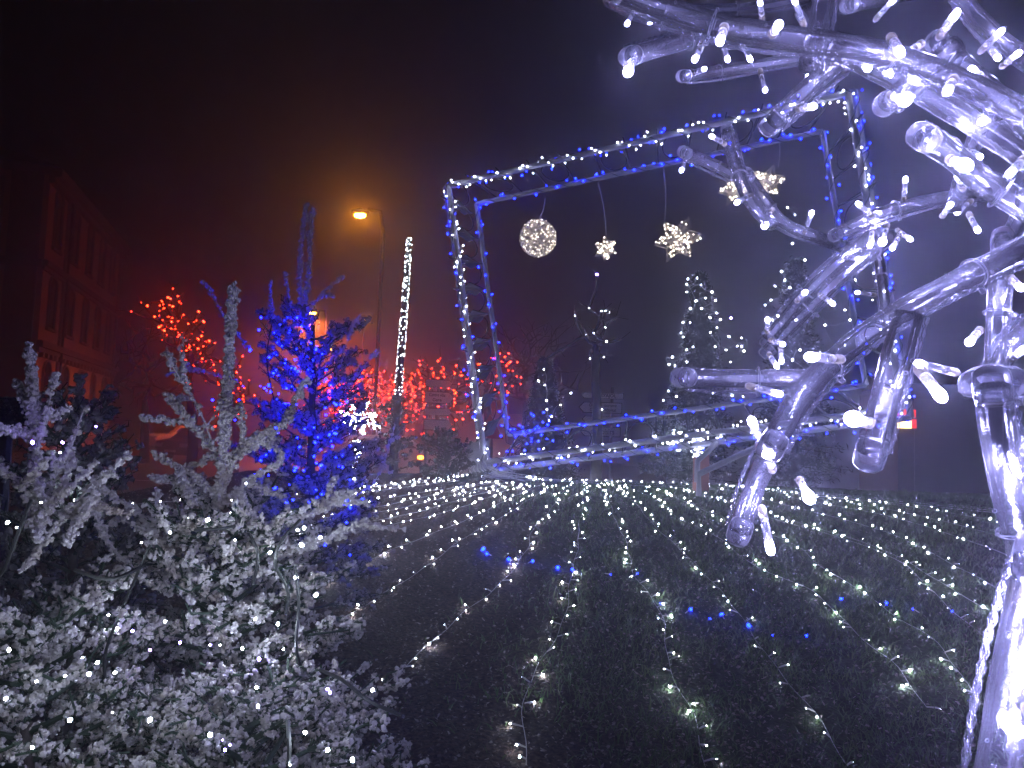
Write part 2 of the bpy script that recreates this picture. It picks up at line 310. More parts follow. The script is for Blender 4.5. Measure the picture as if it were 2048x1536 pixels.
S = [
 ([(1170, 968), (1160, 1060), (1145, 1150), (1135, 1220), (1100, 1300), (1060, 1370), (1040, 1450), (1050, 1540)], 'white light string running straight towards the viewer along the edge where soil meets lawn'),
 ([(1140, 970), (1110, 1010), (1065, 1060), (1060, 1090), (1040, 1120), (1000, 1180), (930, 1225), (880, 1270), (820, 1330), (780, 1370)], 'white light string curving over dark soil to the tip of the frosted tree'),
 ([(1110, 972), (1040, 1015), (980, 1050), (890, 1105), (835, 1150), (740, 1210), (650, 1260), (600, 1320)], 'white light string on dark soil reaching the middle of the frosted tree'),
 ([(1080, 972), (1000, 1010), (920, 1050), (830, 1085), (760, 1110), (690, 1150), (620, 1180)], 'second white string down from the frame ending beside the frosted tree shoots'),
 ([(1050, 970), (960, 1005), (880, 1030), (800, 1050), (720, 1065), (640, 1085)], 'white string crossing soil below the blue tree foot'),
 ([(1010, 968), (920, 990), (840, 1010), (750, 1030), (640, 1040)], 'white string passing just in front of the blue lit tree'),
 ([(980, 966), (890, 980), (800, 995), (700, 1015)], 'short white string sloping left from the frame foot'),
 ([(955, 960), (880, 968), (800, 978), (700, 992)], 'white string near the mound crest left of the frame foot'),
 ([(950, 953), (860, 961), (780, 970), (700, 985)], 'farthest white string along the crest left of the frame'),
 ([(1030, 970), (940, 996), (860, 1020), (780, 1040), (700, 1052)], 'white string between soil rows left of centre with dense bulbs'),
 ([(995, 965), (905, 984), (820, 1003), (730, 1022)], 'white string half way up the left slope of the mound'),
 ([(900, 962), (700, 985), (450, 1005), (260, 1012)], 'white string running far left behind the frosted trees'),
 ([(560, 1010), (440, 1040), (330, 1050), (240, 1060), (150, 1075)], 'white string glimpsed between the two frosted trees'),
 ([(520, 1050), (400, 1080), (330, 1110), (210, 1125)], 'lower white string glimpsed on grass between the frosted trees'),
 ([(1195, 968), (1225, 1030), (1250, 1080), (1265, 1150), (1300, 1190), (1325, 1240), (1335, 1330), (1360, 1380), (1390, 1440), (1405, 1540)], 'white string over lawn lighting green tufts in the lower middle'),
 ([(1215, 968), (1260, 1000), (1300, 1045), (1345, 1090), (1390, 1130), (1440, 1180), (1480, 1240), (1530, 1310), (1580, 1370), (1630, 1430), (1690, 1540)], 'long white string over lawn towards the lower right'),
 ([(1250, 975), (1330, 1010), (1350, 1040), (1420, 1065), (1455, 1090), (1500, 1135), (1570, 1160), (1640, 1190), (1690, 1250), (1740, 1300), (1800, 1340), (1860, 1430)], 'white string over lawn passing below the lowest hanging bulb of the clear sculpture'),
 ([(1290, 975), (1400, 1020), (1470, 1055), (1580, 1080), (1640, 1140), (1700, 1170), (1745, 1200), (1790, 1240), (1860, 1275), (1920, 1350), (1990, 1450)], 'white string over lawn curving behind the drooping tube tip'),
 ([(1340, 978), (1440, 1000), (1540, 1040), (1640, 1065), (1720, 1090), (1790, 1120), (1830, 1150), (1900, 1220), (1990, 1300)], 'white string over lawn reaching the right stem of the sculpture'),
 ([(1400, 975), (1560, 1010), (1680, 1040), (1790, 1070), (1900, 1130), (2000, 1180), (2080, 1230)], 'white string across the right lawn below the van'),
 ([(1450, 975), (1620, 1005), (1760, 1030), (1870, 1060), (1980, 1100), (2090, 1140)], 'white string high on the right lawn'),
 ([(1500, 978), (1680, 1005), (1820, 1030), (1950, 1060), (2090, 1100)], 'second highest white string on the right lawn'),
 ([(1540, 985), (1720, 1002), (1860, 1022), (2000, 1045), (2090, 1065)], 'highest white string along the right crest of the lawn'),
 ([(1120, 962), (1250, 966), (1400, 970), (1560, 982)], 'white string lying along the base cable right of centre'),
 ([(955, 950), (1040, 962), (1140, 964)], 'white string along the base cable under the picture frame'),
 ([(1360, 985), (1500, 1015), (1600, 1050), (1690, 1075), (1790, 1110), (1880, 1170), (1990, 1230)], 'white string between lawn rows with widely spaced bulbs at right'),
]
for pts, lab in S: ground_string(pts, lab, step=.125 if max(p[1] for p in pts) < 1120 else .15)
ground_string([(945, 1100), (980, 1115), (1003, 1121), (1050, 1131), (1100, 1140), (1160, 1150)], 'short row of glowing blue dots on dark soil below the frame', BLUE_LED, .16, rk=2.0, group='rows of blue dots on the ground', wire=M_wire_dark)  # rows of glowing blue dots on the ground, built as wired bulbs
ground_string([(1330, 1205), (1350, 1223), (1390, 1240), (1425, 1247), (1470, 1241), (1547, 1275), (1590, 1272), (1625, 1276)], 'row of large glowing blue dots on the central lawn', BLUE_LED, .17, rk=2.2, group='rows of blue dots on the ground', wire=M_wire_dark)
ground_string([(1655, 1206), (1730, 1200), (1765, 1220), (1830, 1235), (1925, 1224), (1965, 1233), (2040, 1242)], 'row of glowing blue dots on the right lawn near the clear stem', BLUE_LED, .27, rk=1.7, group='rows of blue dots on the ground', wire=M_wire_dark)
ground_string([(1190, 1156), (1240, 1143), (1262, 1158), (1300, 1155), (1322, 1160)], 'few small glowing blue dots where soil meets lawn', BLUE_LED, .22, rk=1.2, group='rows of blue dots on the ground', wire=M_wire_dark)
cb = MB()
for dy in (0, 3, 7): cb.tube(smooth_pts([G(940, 948 + dy * .4, .02), G(1000, 950 + dy, .02), G(1120, 958 + dy * .5, .02), G(1250, 963 + dy, .02), G(1500, 975 + dy, .02), G(1700, 990 + dy, .02), G(2060, 1025 + dy, .02)]), .006, 5)
for k in range(9): cb.tube(smooth_pts([P(948 + 4 * k, 925 + random.uniform(-8, 8), 9.75), P(935 + 9 * k, 944, 9.7), G(970 + 16 * k, 958 + random.uniform(-4, 6), .02)]), .006, 5)
tag(cb.build('supply_cable', M_wire_pale), 'pale bundle of supply cables along the foot of the picture frame', 'cable')

# ------------------------------------------------------------------ giant picture frame
TL = P(885, 368, 10.0); TR = P(1712, 172, 8.55); BL = P(955, 945, 10.0)
ex = TR - TL; Wf = np.linalg.norm(ex); ex /= Wf; ez = TL - BL; ez -= ex * (ez @ ex); Hf = np.linalg.norm(ez); ez /= Hf; ey = np.cross(ez, ex); BL = TL - ez * Hf
def FR(u, v, w=0): return BL + ex * u + ez * v + ey * w          # frame coordinates in metres
frame = root('picture_frame', BL, 'giant tilted picture frame of white tubes wound with blue and white lights', 'picture frame')
IN = .44; DP = .13
outer = [(0, Hf), (Wf, Hf), (Wf, 0), (0, 0)]; inner = [(IN, Hf - IN * .85), (Wf - IN, Hf - IN), (Wf - IN, IN), (IN, IN)]
OI = .125; outw = [(OI, Hf - OI * .7), (Wf - OI, Hf - OI * .9), (Wf - OI, OI), (OI, OI)]
sides = [('top', 0, 1), ('right', 1, 2), ('bottom', 2, 3), ('left', 3, 0)]
for nm, a, b in sides:
    for w_, poly, rr, lab in ((-DP, outw, .037, 'front'), (DP, outer, .037, 'back'), (0, inner, .032, 'inner')):
        p0 = FR(*poly[a], w_); p1 = FR(*poly[b], w_); mb = MB(); mb.tube(resample([p0, p1], .5), rr, 12); child(mb, 'rail', M_rail, frame, True)
    # spacer plates and rings inside the truss
    n = 9 if nm in ('left', 'right') else 12
    for k in range(n):
        t = (k + .9) / (n + .4); o0 = np.array(outer[a]) * (1 - t) + np.array(outer[b]) * t; i0 = np.array(inner[a]) * (1 - t) + np.array(inner[b]) * t
        mid = (o0 + i0) / 2; c = FR(*mid, 0); A = FR(*o0, 0); B = FR(*i0, 0); dirn = (B - A) / np.linalg.norm(B - A)
        alng = FR(*outer[b]) - FR(*outer[a]); alng /= np.linalg.norm(alng)
        if nm in ('left',):
            mb = MB(); tv = ey * .72 - alng * .69; q = [c - dirn * .17, c - tv * .115, c + dirn * .17, c + tv * .115]; up = alng * .006
            mb.add([x - up for x in q] + [x + up for x in q], [(0, 1, 2, 3), (7, 6, 5, 4), (0, 4, 5, 1), (1, 5, 6, 2), (2, 6, 7, 3), (3, 7, 4, 0)]); child(mb, 'spacer_plate', M_black, frame)
        if nm == 'left' or k % 2 == 0:
            c2 = c + alng * (.5 * np.linalg.norm(FR(*outer[b]) - FR(*outer[a])) / (n + .4)); th = np.linspace(0, 2 * np.pi, 21)
            mb = MB(); mb.tube([c2 + .155 * (np.cos(x) * dirn + np.sin(x) * alng) for x in th], .008, 6, caps=False); child(mb, 'ring', M_black, frame, True)
        mb = MB(); mb.tube([FR(*o0, -DP), FR(*i0, 0)], .008, 6); mb.tube([FR(*o0, DP), FR(*i0, 0)], .008, 6); mb.tube([FR(*o0, -DP), FR(*o0, DP)], .008, 6); child(mb, 'brace', M_black, frame)
# white sleeve plates round the lower left corner, and stand struts
for w_, dx in ((-DP - .03, -.01), (DP, .02)):
    mb = MB(); q = [FR(-.07 + dx, -.02, w_), FR(.08 + dx, -.02, w_), FR(.09 + dx, .40, w_), FR(-.08 + dx, .40, w_)]; n_ = ey * .03
    mb.add(q + [x + n_ for x in q], [(0, 1, 2, 3), (7, 6, 5, 4), (0, 4, 5, 1), (1, 5, 6, 2), (2, 6, 7, 3), (3, 7, 4, 0)]); child(mb, 'corner_sleeve', M_rail, frame)
for a_, b_ in ((P(1395, 922, 8.9), FR(3.05, .0, -DP)), (P(1398, 948, 8.6), FR(3.75, -.02, -DP))):
    mb = MB(); a_ = np.array(a_); mb.tube([a_ - (0, 0, .25), a_, b_], .034, 10); child(mb, 'strut', M_rail, frame, True)
mb = MB(); mb.box(P(1393, 960, 9.6) - (.0, 0, .25), P(1393, 960, 9.6) + (.16, .2, .34)); child(mb, 'ballast_block', mat('brick_red', (.22, .07, .045), .8), frame)

def wound_string(p0, p1, rad, m, label, group, step=.085, turns=.33, rb=.012, wirem=M_wire_dark):
    p0 = np.array(p0); p1 = np.array(p1); L_ = np.linalg.norm(p1 - p0); d = (p1 - p0) / L_; u = np.cross(d, ey); u /= np.linalg.norm(u); v = np.cross(d, u)
    r = root('light_string', p0, label, 'fairy lights', group); n = int(L_ / .03); s = np.linspace(0, L_, n); ph = s / turns * 2 * np.pi + random.random() * 6
    q = p0 + d * s[:, None] + (rad + .006) * (np.cos(ph)[:, None] * u + np.sin(ph)[:, None] * v); mb = MB(); mb.tube(q, .005, 5, caps=False); child(mb, 'wire', wirem, r)
    for k in range(int(L_ / step)):
        s_ = (k + random.uniform(.1, .9)) * step; f = s_ / turns * 2 * np.pi + random.uniform(-1.4, 1.4); rr = rad + random.choice((.012, .02, .03, .055))
        p = p0 + d * s_ + rr * (math.cos(f) * u + math.sin(f) * v)
        if (p - CAM) @ ey > 0: pass
        bulb(r, p, rb * random.uniform(.7, 1.15), m)
for nm, a, b in sides:
    wound_string(FR(*outw[a], -DP), FR(*outw[b], -DP), .037, WHITE_LED, f'white bulbs wound on the front outer tube of the picture frame, {nm} side', 'white strings on the picture frame', .068, rb=.0085)
    wound_string(FR(*outer[a], DP), FR(*outer[b], DP), .037, BLUE_LED, f'blue bulbs wound on the back outer tube of the picture frame, {nm} side', 'blue strings on the picture frame', .085, rb=.0115)
    wound_string(FR(*inner[a]), FR(*inner[b]), .032, BLUE_LED, f'blue bulbs wound on the inner tube of the picture frame, {nm} side', 'blue strings on the picture frame', .12, rb=.0125)
# tangle of blue bulbs in the lower left corner
r = root('light_string', P(1060, 880, 9.8), 'loose tangle of blue bulbs in the lower left corner of the frame', 'fairy lights'); mb = MB(); pp = []
for k in range(34): pp.append(P(random.gauss(1065, 32), random.gauss(872, 28), random.uniform(9.6, 10.1)))
mb.tube(smooth_pts(pp, 1), .005, 4, caps=False); child(mb, 'wire', M_wire_dark, r)
for p in pp: bulb(r, p, .0115, BLUE_LED)

# hanging ornaments
WIRE_LIT = mat('silver_wire', (.78, .74, .70), .35, .3)
def ball_ornament(c, rad, label):
    r = root('ball_ornament', c, label, 'ornament'); n = 260
    th = rng.normal(size=(n, 3)); th /= np.linalg.norm(th, axis=1)[:, None]; mb = MB()
    for k in range(90):
        a = rng.normal(size=3); a /= np.linalg.norm(a); b = np.cross(a, rng.normal(size=3)); b /= np.linalg.norm(b); h = random.uniform(-.6, .6); q = math.sqrt(1 - h * h); ax = np.cross(a, b); t = np.linspace(0, 2 * np.pi, 25)
        mb.tube([c + rad * (ax * h + q * (a * math.cos(x) + b * math.sin(x))) for x in t], .0022, 3, caps=False)
    child(mb, 'wire_mesh', WIRE_LIT, r)
    for k in range(120): bulb(r, c + th[k] * rad * random.uniform(.85, 1.0), random.choice((.005, .006, .008)), WARM_LED)
    return r
def star_ornament(c, rad, label, rot, yaw=0.0, nb=70):
    r = root('star_ornament', c, label, 'ornament', 'wire stars hanging in the picture frame'); mb = MB()
    X = ex * math.cos(yaw) + ey * math.sin(yaw); Y = np.cross(X, (0, 0, 1.0)); Z = np.array((0, 0, 1.0))
    out = []
    for k in range(12):
        a = rot + k * math.pi / 6; rr = rad if k % 2 == 0 else rad * .56; out.append(c + rr * (math.cos(a) * X + math.sin(a) * Z))
    ctr = [c + Y * rad * .28, c - Y * rad * .28]
    def inside(p):
        d = p - c; a = math.atan2(d @ Z, d @ X) - rot; rr = math.hypot(d @ X, d @ Z); f = (a / (math.pi / 3)) % 1; f = abs(f - .5) * 2; lim = rad * .56 / (.56 + (1 - .56) * (1 - f)) if False else rad * (.56 * 1.0) / max(1e-6, (1 - f) + f * .56)
        return rr / lim
    for k in range(12):
        mb.tube([out[k], out[(k + 1) % 12]], .005, 4)
        for q in ctr: mb.tube([out[k], q], .0035, 4)
    pts = []
    while len(pts) < nb * 3:
        u, v = random.uniform(-1, 1) * rad, random.uniform(-1, 1) * rad; p = c + X * u + Z * v; k = inside(p)
        if k < .97: pts.append(p + Y * random.choice((-1, 1)) * (1 - k) * rad * .28)
    A = np.array(pts); d = np.linalg.norm(A[:, None] - A[None], axis=2)
    for k in range(len(A)):
        for j in np.argsort(d[k])[1:6]: mb.tube([A[k], A[j]], .0028, 3, caps=False)
    child(mb, 'wire_mesh', WIRE_LIT, r)
    for p in pts[:nb]: bulb(r, p, random.choice((.006, .007, .009)), WARM_LED)
    return r
def hanger(p, top, label):
    mb = MB(); q = smooth_pts([top, (np.array(top) + p) / 2 + (.03, 0, .02), p]); mb.tube(q, .006, 5); tag(mb.build('hanging_wire', mat('wire_white', (.8, .8, .8), .4)), label, 'wire', 'hanging wires')
D = lambda px: 10.0 - 1.45 * (px - 885) / 827.
c = P(1076, 476, D(1076)); ball_ornament(c, .245, 'glowing silver wire ball hanging in the left of the frame'); hanger(P(1080, 436, D(1076)), P(1090, 396, D(1076)), 'thin wire holding the glowing ball')
c = P(1211, 497, D(1211)); star_ornament(c, .155, 'smallest glowing wire star, hanging right of the ball', R(90), nb=50); hanger(P(1213, 472, D(1211)), P(1196, 365, D(1196)), 'thin wire holding the smallest star')
c = P(1356, 479, D(1356)); star_ornament(c, .29, 'large glowing six pointed wire star in the frame centre', R(3), nb=95); hanger(P(1330, 440, D(1330)), P(1326, 332, D(1330)), 'thin wire holding the large central star')
c = P(1472, 378, 8.9); star_ornament(c, .21, 'glowing wire star partly behind a clear tube', R(0), nb=60); hanger(P(1470, 345, 8.9), P(1470, 300, 8.9), 'thin wire holding the star behind the tube')
c = P(1533, 366, 8.8); star_ornament(c, .22, 'glowing wire star nearest the right inner edge of the frame', R(8), nb=60); hanger(P(1556, 335, 8.8), P(1556, 275, 8.8), 'thin wire holding the star nearest the right edge')

# ------------------------------------------------------------------ frosted conifers
FLK = [None]
def flock_bough(par, segP0, segP1, rr, blob_n, blob_r, needle=True, name='bough', spread=.6):
    segP0 = np.array(segP0); segP1 = np.array(segP1); rr = np.array(rr); L_ = np.linalg.norm(segP1 - segP0, axis=1)
    V1, F1 = segs(segP0, segP1, rr, rr * .75, 5); F1 = np.concatenate([F1[:, [0, 1, 2]], F1[:, [0, 2, 3]]])
    w_ = L_ / L_.sum(); nc = blob_n // (6 if needle else 3) + 1; idx = np.repeat(rng.choice(len(L_), nc, p=w_), 6 if needle else 3)[:blob_n]; t = np.repeat(rng.random(nc), 6 if needle else 3)[:blob_n, None]; blob_n = len(idx)
    off = np.repeat(rng.normal(0, 1, (nc, 3)), 6 if needle else 3, axis=0)[:blob_n] * (rr[idx] * spread + blob_r * .6)[:, None]
    pos = segP0[idx] * (1 - t) + segP1[idx] * t + off + rng.normal(0, 1, (blob_n, 3)) * blob_r * (.85 if needle else .4)
    V2, F2 = blobs(pos, blob_r * rng.uniform(.45, 1.25, blob_n))
    Vs = [V1, V2]; Fs = [F1, F2 + len(V1)]; mi = [np.full(len(F1), 1 if needle else 0), np.zeros(len(F2))]
    if needle:
        nn = blob_n; idx = rng.choice(len(L_), nn, p=w_); t = rng.random(nn)[:, None]; pos = segP0[idx] * (1 - t) + segP1[idx] * t + rng.normal(0, 1, (nn, 3)) * blob_r * .9 - np.array((0, 0, blob_r * .7))
        V3, F3 = scatter_tris(pos, blob_r * rng.uniform(1.0, 2.0, nn)); Fs.append(F3 + len(V1) + len(V2)); Vs.append(V3); mi.append(np.ones(len(F3)))
    return child_np(np.concatenate(Vs), np.concatenate(Fs), name, [FLK[0] or M_flock, M_darkgreen], par, np.concatenate(mi))
def frosted_tree(label, base, H, Rad, nb, seed, br, dens, leader=True, fm=None, group=None, az=None, rise=.5, t0=.05, t1=.9, lean=(0, 0)):
    global rng; rng = np.random.default_rng(seed); random.seed(seed); FLK[0] = fm
    base = np.array(base, float); r = root('frosted_tree', base, label, 'frosted tree', group or 'frosted christmas trees')
    ln = np.array((lean[0], lean[1], 0.))
    axis = lambda t: base + np.array((0, 0, H * t)) + ln * t + np.array((.02 * math.sin(5 * t), .02 * math.cos(4 * t), 0))
    tr = [axis(t) for t in np.linspace(0, .9 if leader else .72, 9)]; mb = MB(); mb.tube(tr, np.linspace(.03 * H / 2, .012, 9), 8); child(mb, 'trunk', M_bark, r, True)
    # flocked leader
    P0 = [axis(t) for t in np.linspace(.78, .97, 8)]; P1 = [axis(t) for t in np.linspace(.805, 1, 8)]
    if leader: flock_bough(r, P0, P1, np.linspace(.010, .004, 8), int(220 * dens * H * .22 / (br * 8) + 60), br * .8, False, 'leader', spread=.5)
    for k in range(nb):
        t = t0 + (t1 - t0) * ((k + random.random()) / nb) ** .9; a = k * 2.399 + random.uniform(-.3, .3)
        if az is not None: a = random.uniform(*az)
        L_ = Rad * (1 - t) ** .75 * random.uniform(.7, 1.12) + .08; el = rise * (.15 + 1.1 * t) + random.uniform(-.12, .22)
        d = np.array((math.cos(a) * math.cos(el), math.sin(a) * math.cos(el), math.sin(el))); p = axis(t); P0 = []; P1 = []; rr = []
        n = max(4, int(L_ / .07)); st = L_ / n
        side = np.cross(d, (0, 0, 1)); side /= np.linalg.norm(side); upv = np.cross(side, d)
        for j in range(n):
            q = p + (d + np.array((0, 0, .10 * j / n)) + rng.normal(0, .05, 3)) * st; P0.append(p); P1.append(q); rr.append(.0075 * (1 - .6 * j / n))
            if j >= 1:
                for s_ in (-1, 1):
                    l2 = (L_ - j * st) * random.uniform(.35, .6) + .03; d2 = d * .75 + side * s_ * random.uniform(.5, .95) + upv * random.uniform(-.15, .45); d2 /= np.linalg.norm(d2)
                    e = q + d2 * l2; m_ = q + d2 * l2 * .5 + rng.normal(0, .012, 3); P0 += [q, m_]; P1 += [m_, e]; rr += [.0036, .0026]
                    if l2 > .12:
                        for f in (.3, .55, .8):
                            b_ = q + d2 * l2 * f; s2 = random.choice((-1, 1)); d3 = d2 + side * s2 * -.7 * s_ + upv * random.uniform(-.4, .6) + d * .2; d3 /= np.linalg.norm(d3); P0.append(b_); P1.append(b_ + d3 * l2 * .38); rr.append(.0024)
            p = q
        tot = sum(np.linalg.norm(np.array(P1) - np.array(P0), axis=1)); flock_bough(r, P0, P1, rr, int(tot * dens * 1.45 / br) + 12, br)
    FLK[0] = None; return r
def shoot(par, pts, r0, r1, br, n, twigs=0):    # one thick flocked shoot traced through pts
    q = resample(smooth_pts(pts, 1), .03); P0 = list(q[:-1]); P1 = list(q[1:]); rr = list(np.linspace(r0, r1, len(q) - 1))
    for k in range(twigs):
        j = random.randrange(len(q) // 4, len(q) - 1); d = q[-1] - q[0]; d /= np.linalg.norm(d); s = rng.normal(0, .6, 3); s[1] *= .6; e = d * .7 + s; e /= np.linalg.norm(e); l = random.uniform(.05, .14); P0.append(q[j]); P1.append(q[j] + e * l); rr.append(r1)
    flock_bough(par, P0, P1, np.array(rr) * .5, int(n * 1.7), br * .62, False, 'shoot', spread=.42)
def tree_string(pts, label, m, r_b, par_name='light_string', cable=None, group=None, over=None):
    r = root(par_name, pts[0][0], label, 'fairy lights', group)
    for p, mm in pts: bulb(r, p, r_b * random.choice((.3, .4, .5, .6, .75)) * (1.4 if (mm or m) is BLUE_TREE else 1), mm or m)
    if cable is not None and len(cable):
        mb = MB()
        for c_ in cable: mb.tube(smooth_pts(c_, 2), .0035, 5)
        child(mb, 'wire', M_wire_dark, r)
    return r
# tree A: the big one left of centre, about 2 m away
dA = 1.95
A = frosted_tree('tallest frosted white tree in the foreground, left of centre, with bare upright shoot', (P(475, 1300, dA)[0], dA, 0.0), 1.43, .50, 68, 11, .0052, 1.1, False, t0=.28, t1=.88, rise=.38)
for pts, r0, r1, n, tw in (
    ([(440, 1010), (447, 900), (455, 760), (462, 640), (466, 575)], .016, .010, 1500, 0),
    ([(440, 1000), (400, 960), (350, 930), (305, 908)], .013, .008, 420, 2),
    ([(450, 960), (420, 890), (375, 835), (332, 788)], .012, .007, 420, 3),
    ([(440, 980), (480, 900), (530, 860), (575, 842)], .013, .007, 380, 3),
    ([(430, 900), (400, 820), (370, 770), (350, 740)], .006, .004, 160, 5),
    ([(450, 930), (500, 880), (550, 870), (580, 830)], .011, .006, 300, 2),
    ([(455, 1000), (500, 960), (550, 930), (570, 905)], .011, .008, 300, 2),
    ([(530, 1060), (600, 1035), (660, 1010), (710, 985)], .009, .006, 360, 4),
    ([(540, 1120), (610, 1095), (680, 1065), (735, 1035)], .009, .005, 360, 4),
    ([(330, 1180), (250, 1130), (200, 1060), (185, 990)], .010, .006, 360, 3),
    ([(400, 1160), (330, 1100), (290, 1040), (260, 1010)], .010, .006, 360, 4)):
    shoot(A, [P(x, y, dA - .12 + .05 * random.random()) for x, y in pts], r0, r1, .0075, n, tw)
# tree A2: low spreading boughs reaching to the bottom centre, closer
A2 = frosted_tree('low spreading frosted tree along the bottom edge beside the dark soil', (P(520, 1500, 1.55)[0], 1.55, 0.0), 1.0, .52, 46, 15, .0047, 1.05, False, t0=.36, t1=.95, rise=.3)
dB = 1.6
B = frosted_tree('frosted white tree at the left edge with a bare trunk like leader', (P(85, 1300, dB)[0], dB, 0.0), 1.22, .42, 52, 23, .0049, 1.1, False, t0=.32, t1=.88, rise=.45)
for pts, r0, r1, n, tw in (
    ([(75, 1080), (72, 960), (70, 830), (64, 740), (60, 690)], .013, .007, 1000, 4),
    ([(80, 1050), (110, 990), (140, 950), (145, 900)], .010, .006, 300, 2),
    ([(85, 1080), (150, 1010), (190, 960), (235, 950)], .009, .005, 280, 3),
    ([(70, 1000), (40, 970), (10, 940), (-30, 920)], .010, .006, 260, 2),
    ([(100, 980), (140, 900), (160, 850)], .005, .003, 90, 2),
    ([(75, 900), (95, 820), (112, 745)], .004, .003, 100, 0),
    ([(130, 1090), (160, 1040), (190, 990)], .010, .006, 260, 1)):
    shoot(B, [P(x, y, dB - .1 + .05 * random.random()) for x, y in pts], r0, r1, .0070, n, tw)
gzc = lambda x, y: float(ground(x, y))
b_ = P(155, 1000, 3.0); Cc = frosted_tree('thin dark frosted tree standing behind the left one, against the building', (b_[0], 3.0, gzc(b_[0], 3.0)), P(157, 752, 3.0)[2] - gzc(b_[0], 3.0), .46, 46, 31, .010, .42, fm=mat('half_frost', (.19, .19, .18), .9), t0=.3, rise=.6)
b_ = P(612, 1000, 4.4); Dd = frosted_tree('tall frosted tree glowing deep blue with a double tip', (b_[0], 4.4, gzc(b_[0], 4.4)), P(612, 402, 4.4)[2] - gzc(b_[0], 4.4), 0.54, 60, 43, .010, .45, False, t0=.10, t1=.70, rise=.6)
FLOCK_LIT = mat('flock_lit_tint', (.82, .78, .74), .9)  # paler flock copy, light on the tree's shoots painted into its colour
for pts, r0, r1, n, tw in (
    ([(605, 640), (598, 540), (607, 450), (612, 405)], .013, .008, 420, 0),
    ([(608, 640), (617, 560), (620, 470), (625, 415)], .012, .008, 380, 0),
    ([(605, 640), (640, 590), (688, 552)], .010, .006, 160, 1), ([(590, 650), (578, 600), (570, 545)], .008, .005, 90, 0),
    ([(560, 690), (543, 640), (540, 560)], .008, .005, 90, 0), ([(500, 700), (450, 640), (418, 572)], .008, .005, 130, 1),
    ([(640, 740), (690, 700), (705, 650)], .008, .005, 120, 4), ([(640, 800), (700, 770), (752, 700)], .008, .005, 120, 4),
    ([(470, 760), (400, 740), (345, 735)], .008, .005, 130, 4), ([(700, 1000), (760, 960), (790, 850)], .006, .004, 100, 5)):
    FLK[0] = FLOCK_LIT; shoot(Dd, [P(x, y, 4.3) for x, y in pts], r0, r1, .011, n, tw)
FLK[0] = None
for lab, px, py, d, h, rr in (('small dark frosted shrub tree beside the foot of the frame', 890, 930, 9.0, .75, .42), ('small frosted sapling behind the lit mast', 785, 935, 9.8, 1.1, .30), ('dark shrub tree under the tilted frame near its centre', 1330, 940, 10.2, .9, .5)):
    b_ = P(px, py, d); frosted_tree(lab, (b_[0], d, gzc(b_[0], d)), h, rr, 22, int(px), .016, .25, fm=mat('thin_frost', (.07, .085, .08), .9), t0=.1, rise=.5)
# bulbs in the trees
W_ = None; Vi = VIOLET_LED
def L3(lst, d, m=None): return [(P(x, y, d - random.uniform(0, .05)), m) for x, y in lst]
fa = L3([(492, 967), (415, 1040), (340, 1065), (283, 1085), (470, 1080), (595, 1060), (608, 1056), (540, 1105), (592, 1155), (217, 1230), (225, 1258), (510, 1238), (556, 1248), (567, 1298), (485, 1297), (330, 1243), (440, 1290), (603, 1090), (640, 1075), (632, 1190)], 1.62) + L3([(265, 1262), (518, 1318), (420, 1290), (300, 1300), (360, 1285), (188, 855)][:5], 1.6, Vi)
tree_string(fa, 'white and violet bulbs scattered over the central frosted tree', TREE_LED, .0052, cable=[[P(*c_) for c_ in q] for q in (
    [(600, 1040, 1.7), (560, 1080, 1.62), (545, 1130, 1.6), (580, 1180, 1.62), (570, 1230, 1.6)], [(300, 1090, 1.66), (260, 1180, 1.6), (225, 1260, 1.58), (205, 1320, 1.6), (215, 1390, 1.6)], [(390, 1060, 1.66), (440, 1058, 1.62), (470, 1052, 1.65)], [(590, 1130, 1.6), (600, 1210, 1.62), (590, 1290, 1.6), (600, 1330, 1.62)], [(500, 1070, 1.65), (520, 1110, 1.6), (505, 1170, 1.62)])])
fb = L3([(15, 1045), (33, 1055), (82, 1005), (165, 1315), (130, 1352), (178, 1348), (73, 1363), (195, 1325), (230, 1345), (12, 1397), (225, 1425), (140, 1440), (65, 1495), (18, 1300)], 1.3) + L3([(65, 885)], 1.5, Vi)
tree_string(fb, 'white bulbs scattered over the frosted tree at the left edge', TREE_LED, .0045, cable=[[P(*c_) for c_ in q] for q in ([(62, 1000, 1.4), (30, 1080, 1.36), (10, 1140, 1.38), (-20, 1170, 1.4)], [(150, 1140, 1.35), (220, 1165, 1.3), (290, 1130, 1.35)])])
tree_string(L3([(516, 1412), (513, 1375), (610, 1465), (745, 1380), (655, 1500), (580, 1530), (705, 1520), (420, 1470), (300, 1440)], 1.2) + L3([(660, 1385), (655, 1378), (445, 1480), (450, 1500), (460, 1490)], 1.22, Vi), 'white and violet bulbs in the low tree at the bottom edge', TREE_LED, .0042, cable=[[P(*c_) for c_ in q] for q in ([(640, 1340, 1.35), (690, 1360, 1.3), (730, 1400, 1.25), (800, 1430, 1.28)], [(575, 1440, 1.2), (580, 1500, 1.18), (575, 1550, 1.2)])])
tree_string(L3([(150, 1000), (120, 905)], 2.75) + L3([(192, 853), (125, 885)], 2.7, Vi), 'few violet bulbs in the thin tree before the building', TREE_LED, .008)
random.seed(5); bl = []
for k in range(135):
    y = random.uniform(630, 1010); hw = 40 + (y - 630) * .36 if y < 960 else 110
    x = 612 + random.uniform(-1, 1) * hw * random.uniform(.6, 1) - (20 if y < 800 else 0); dd = 4.4 - random.uniform(.15, .5) * (hw / 160 + .3)
    bl.append((P(x, y, dd), BLUE_TREE))
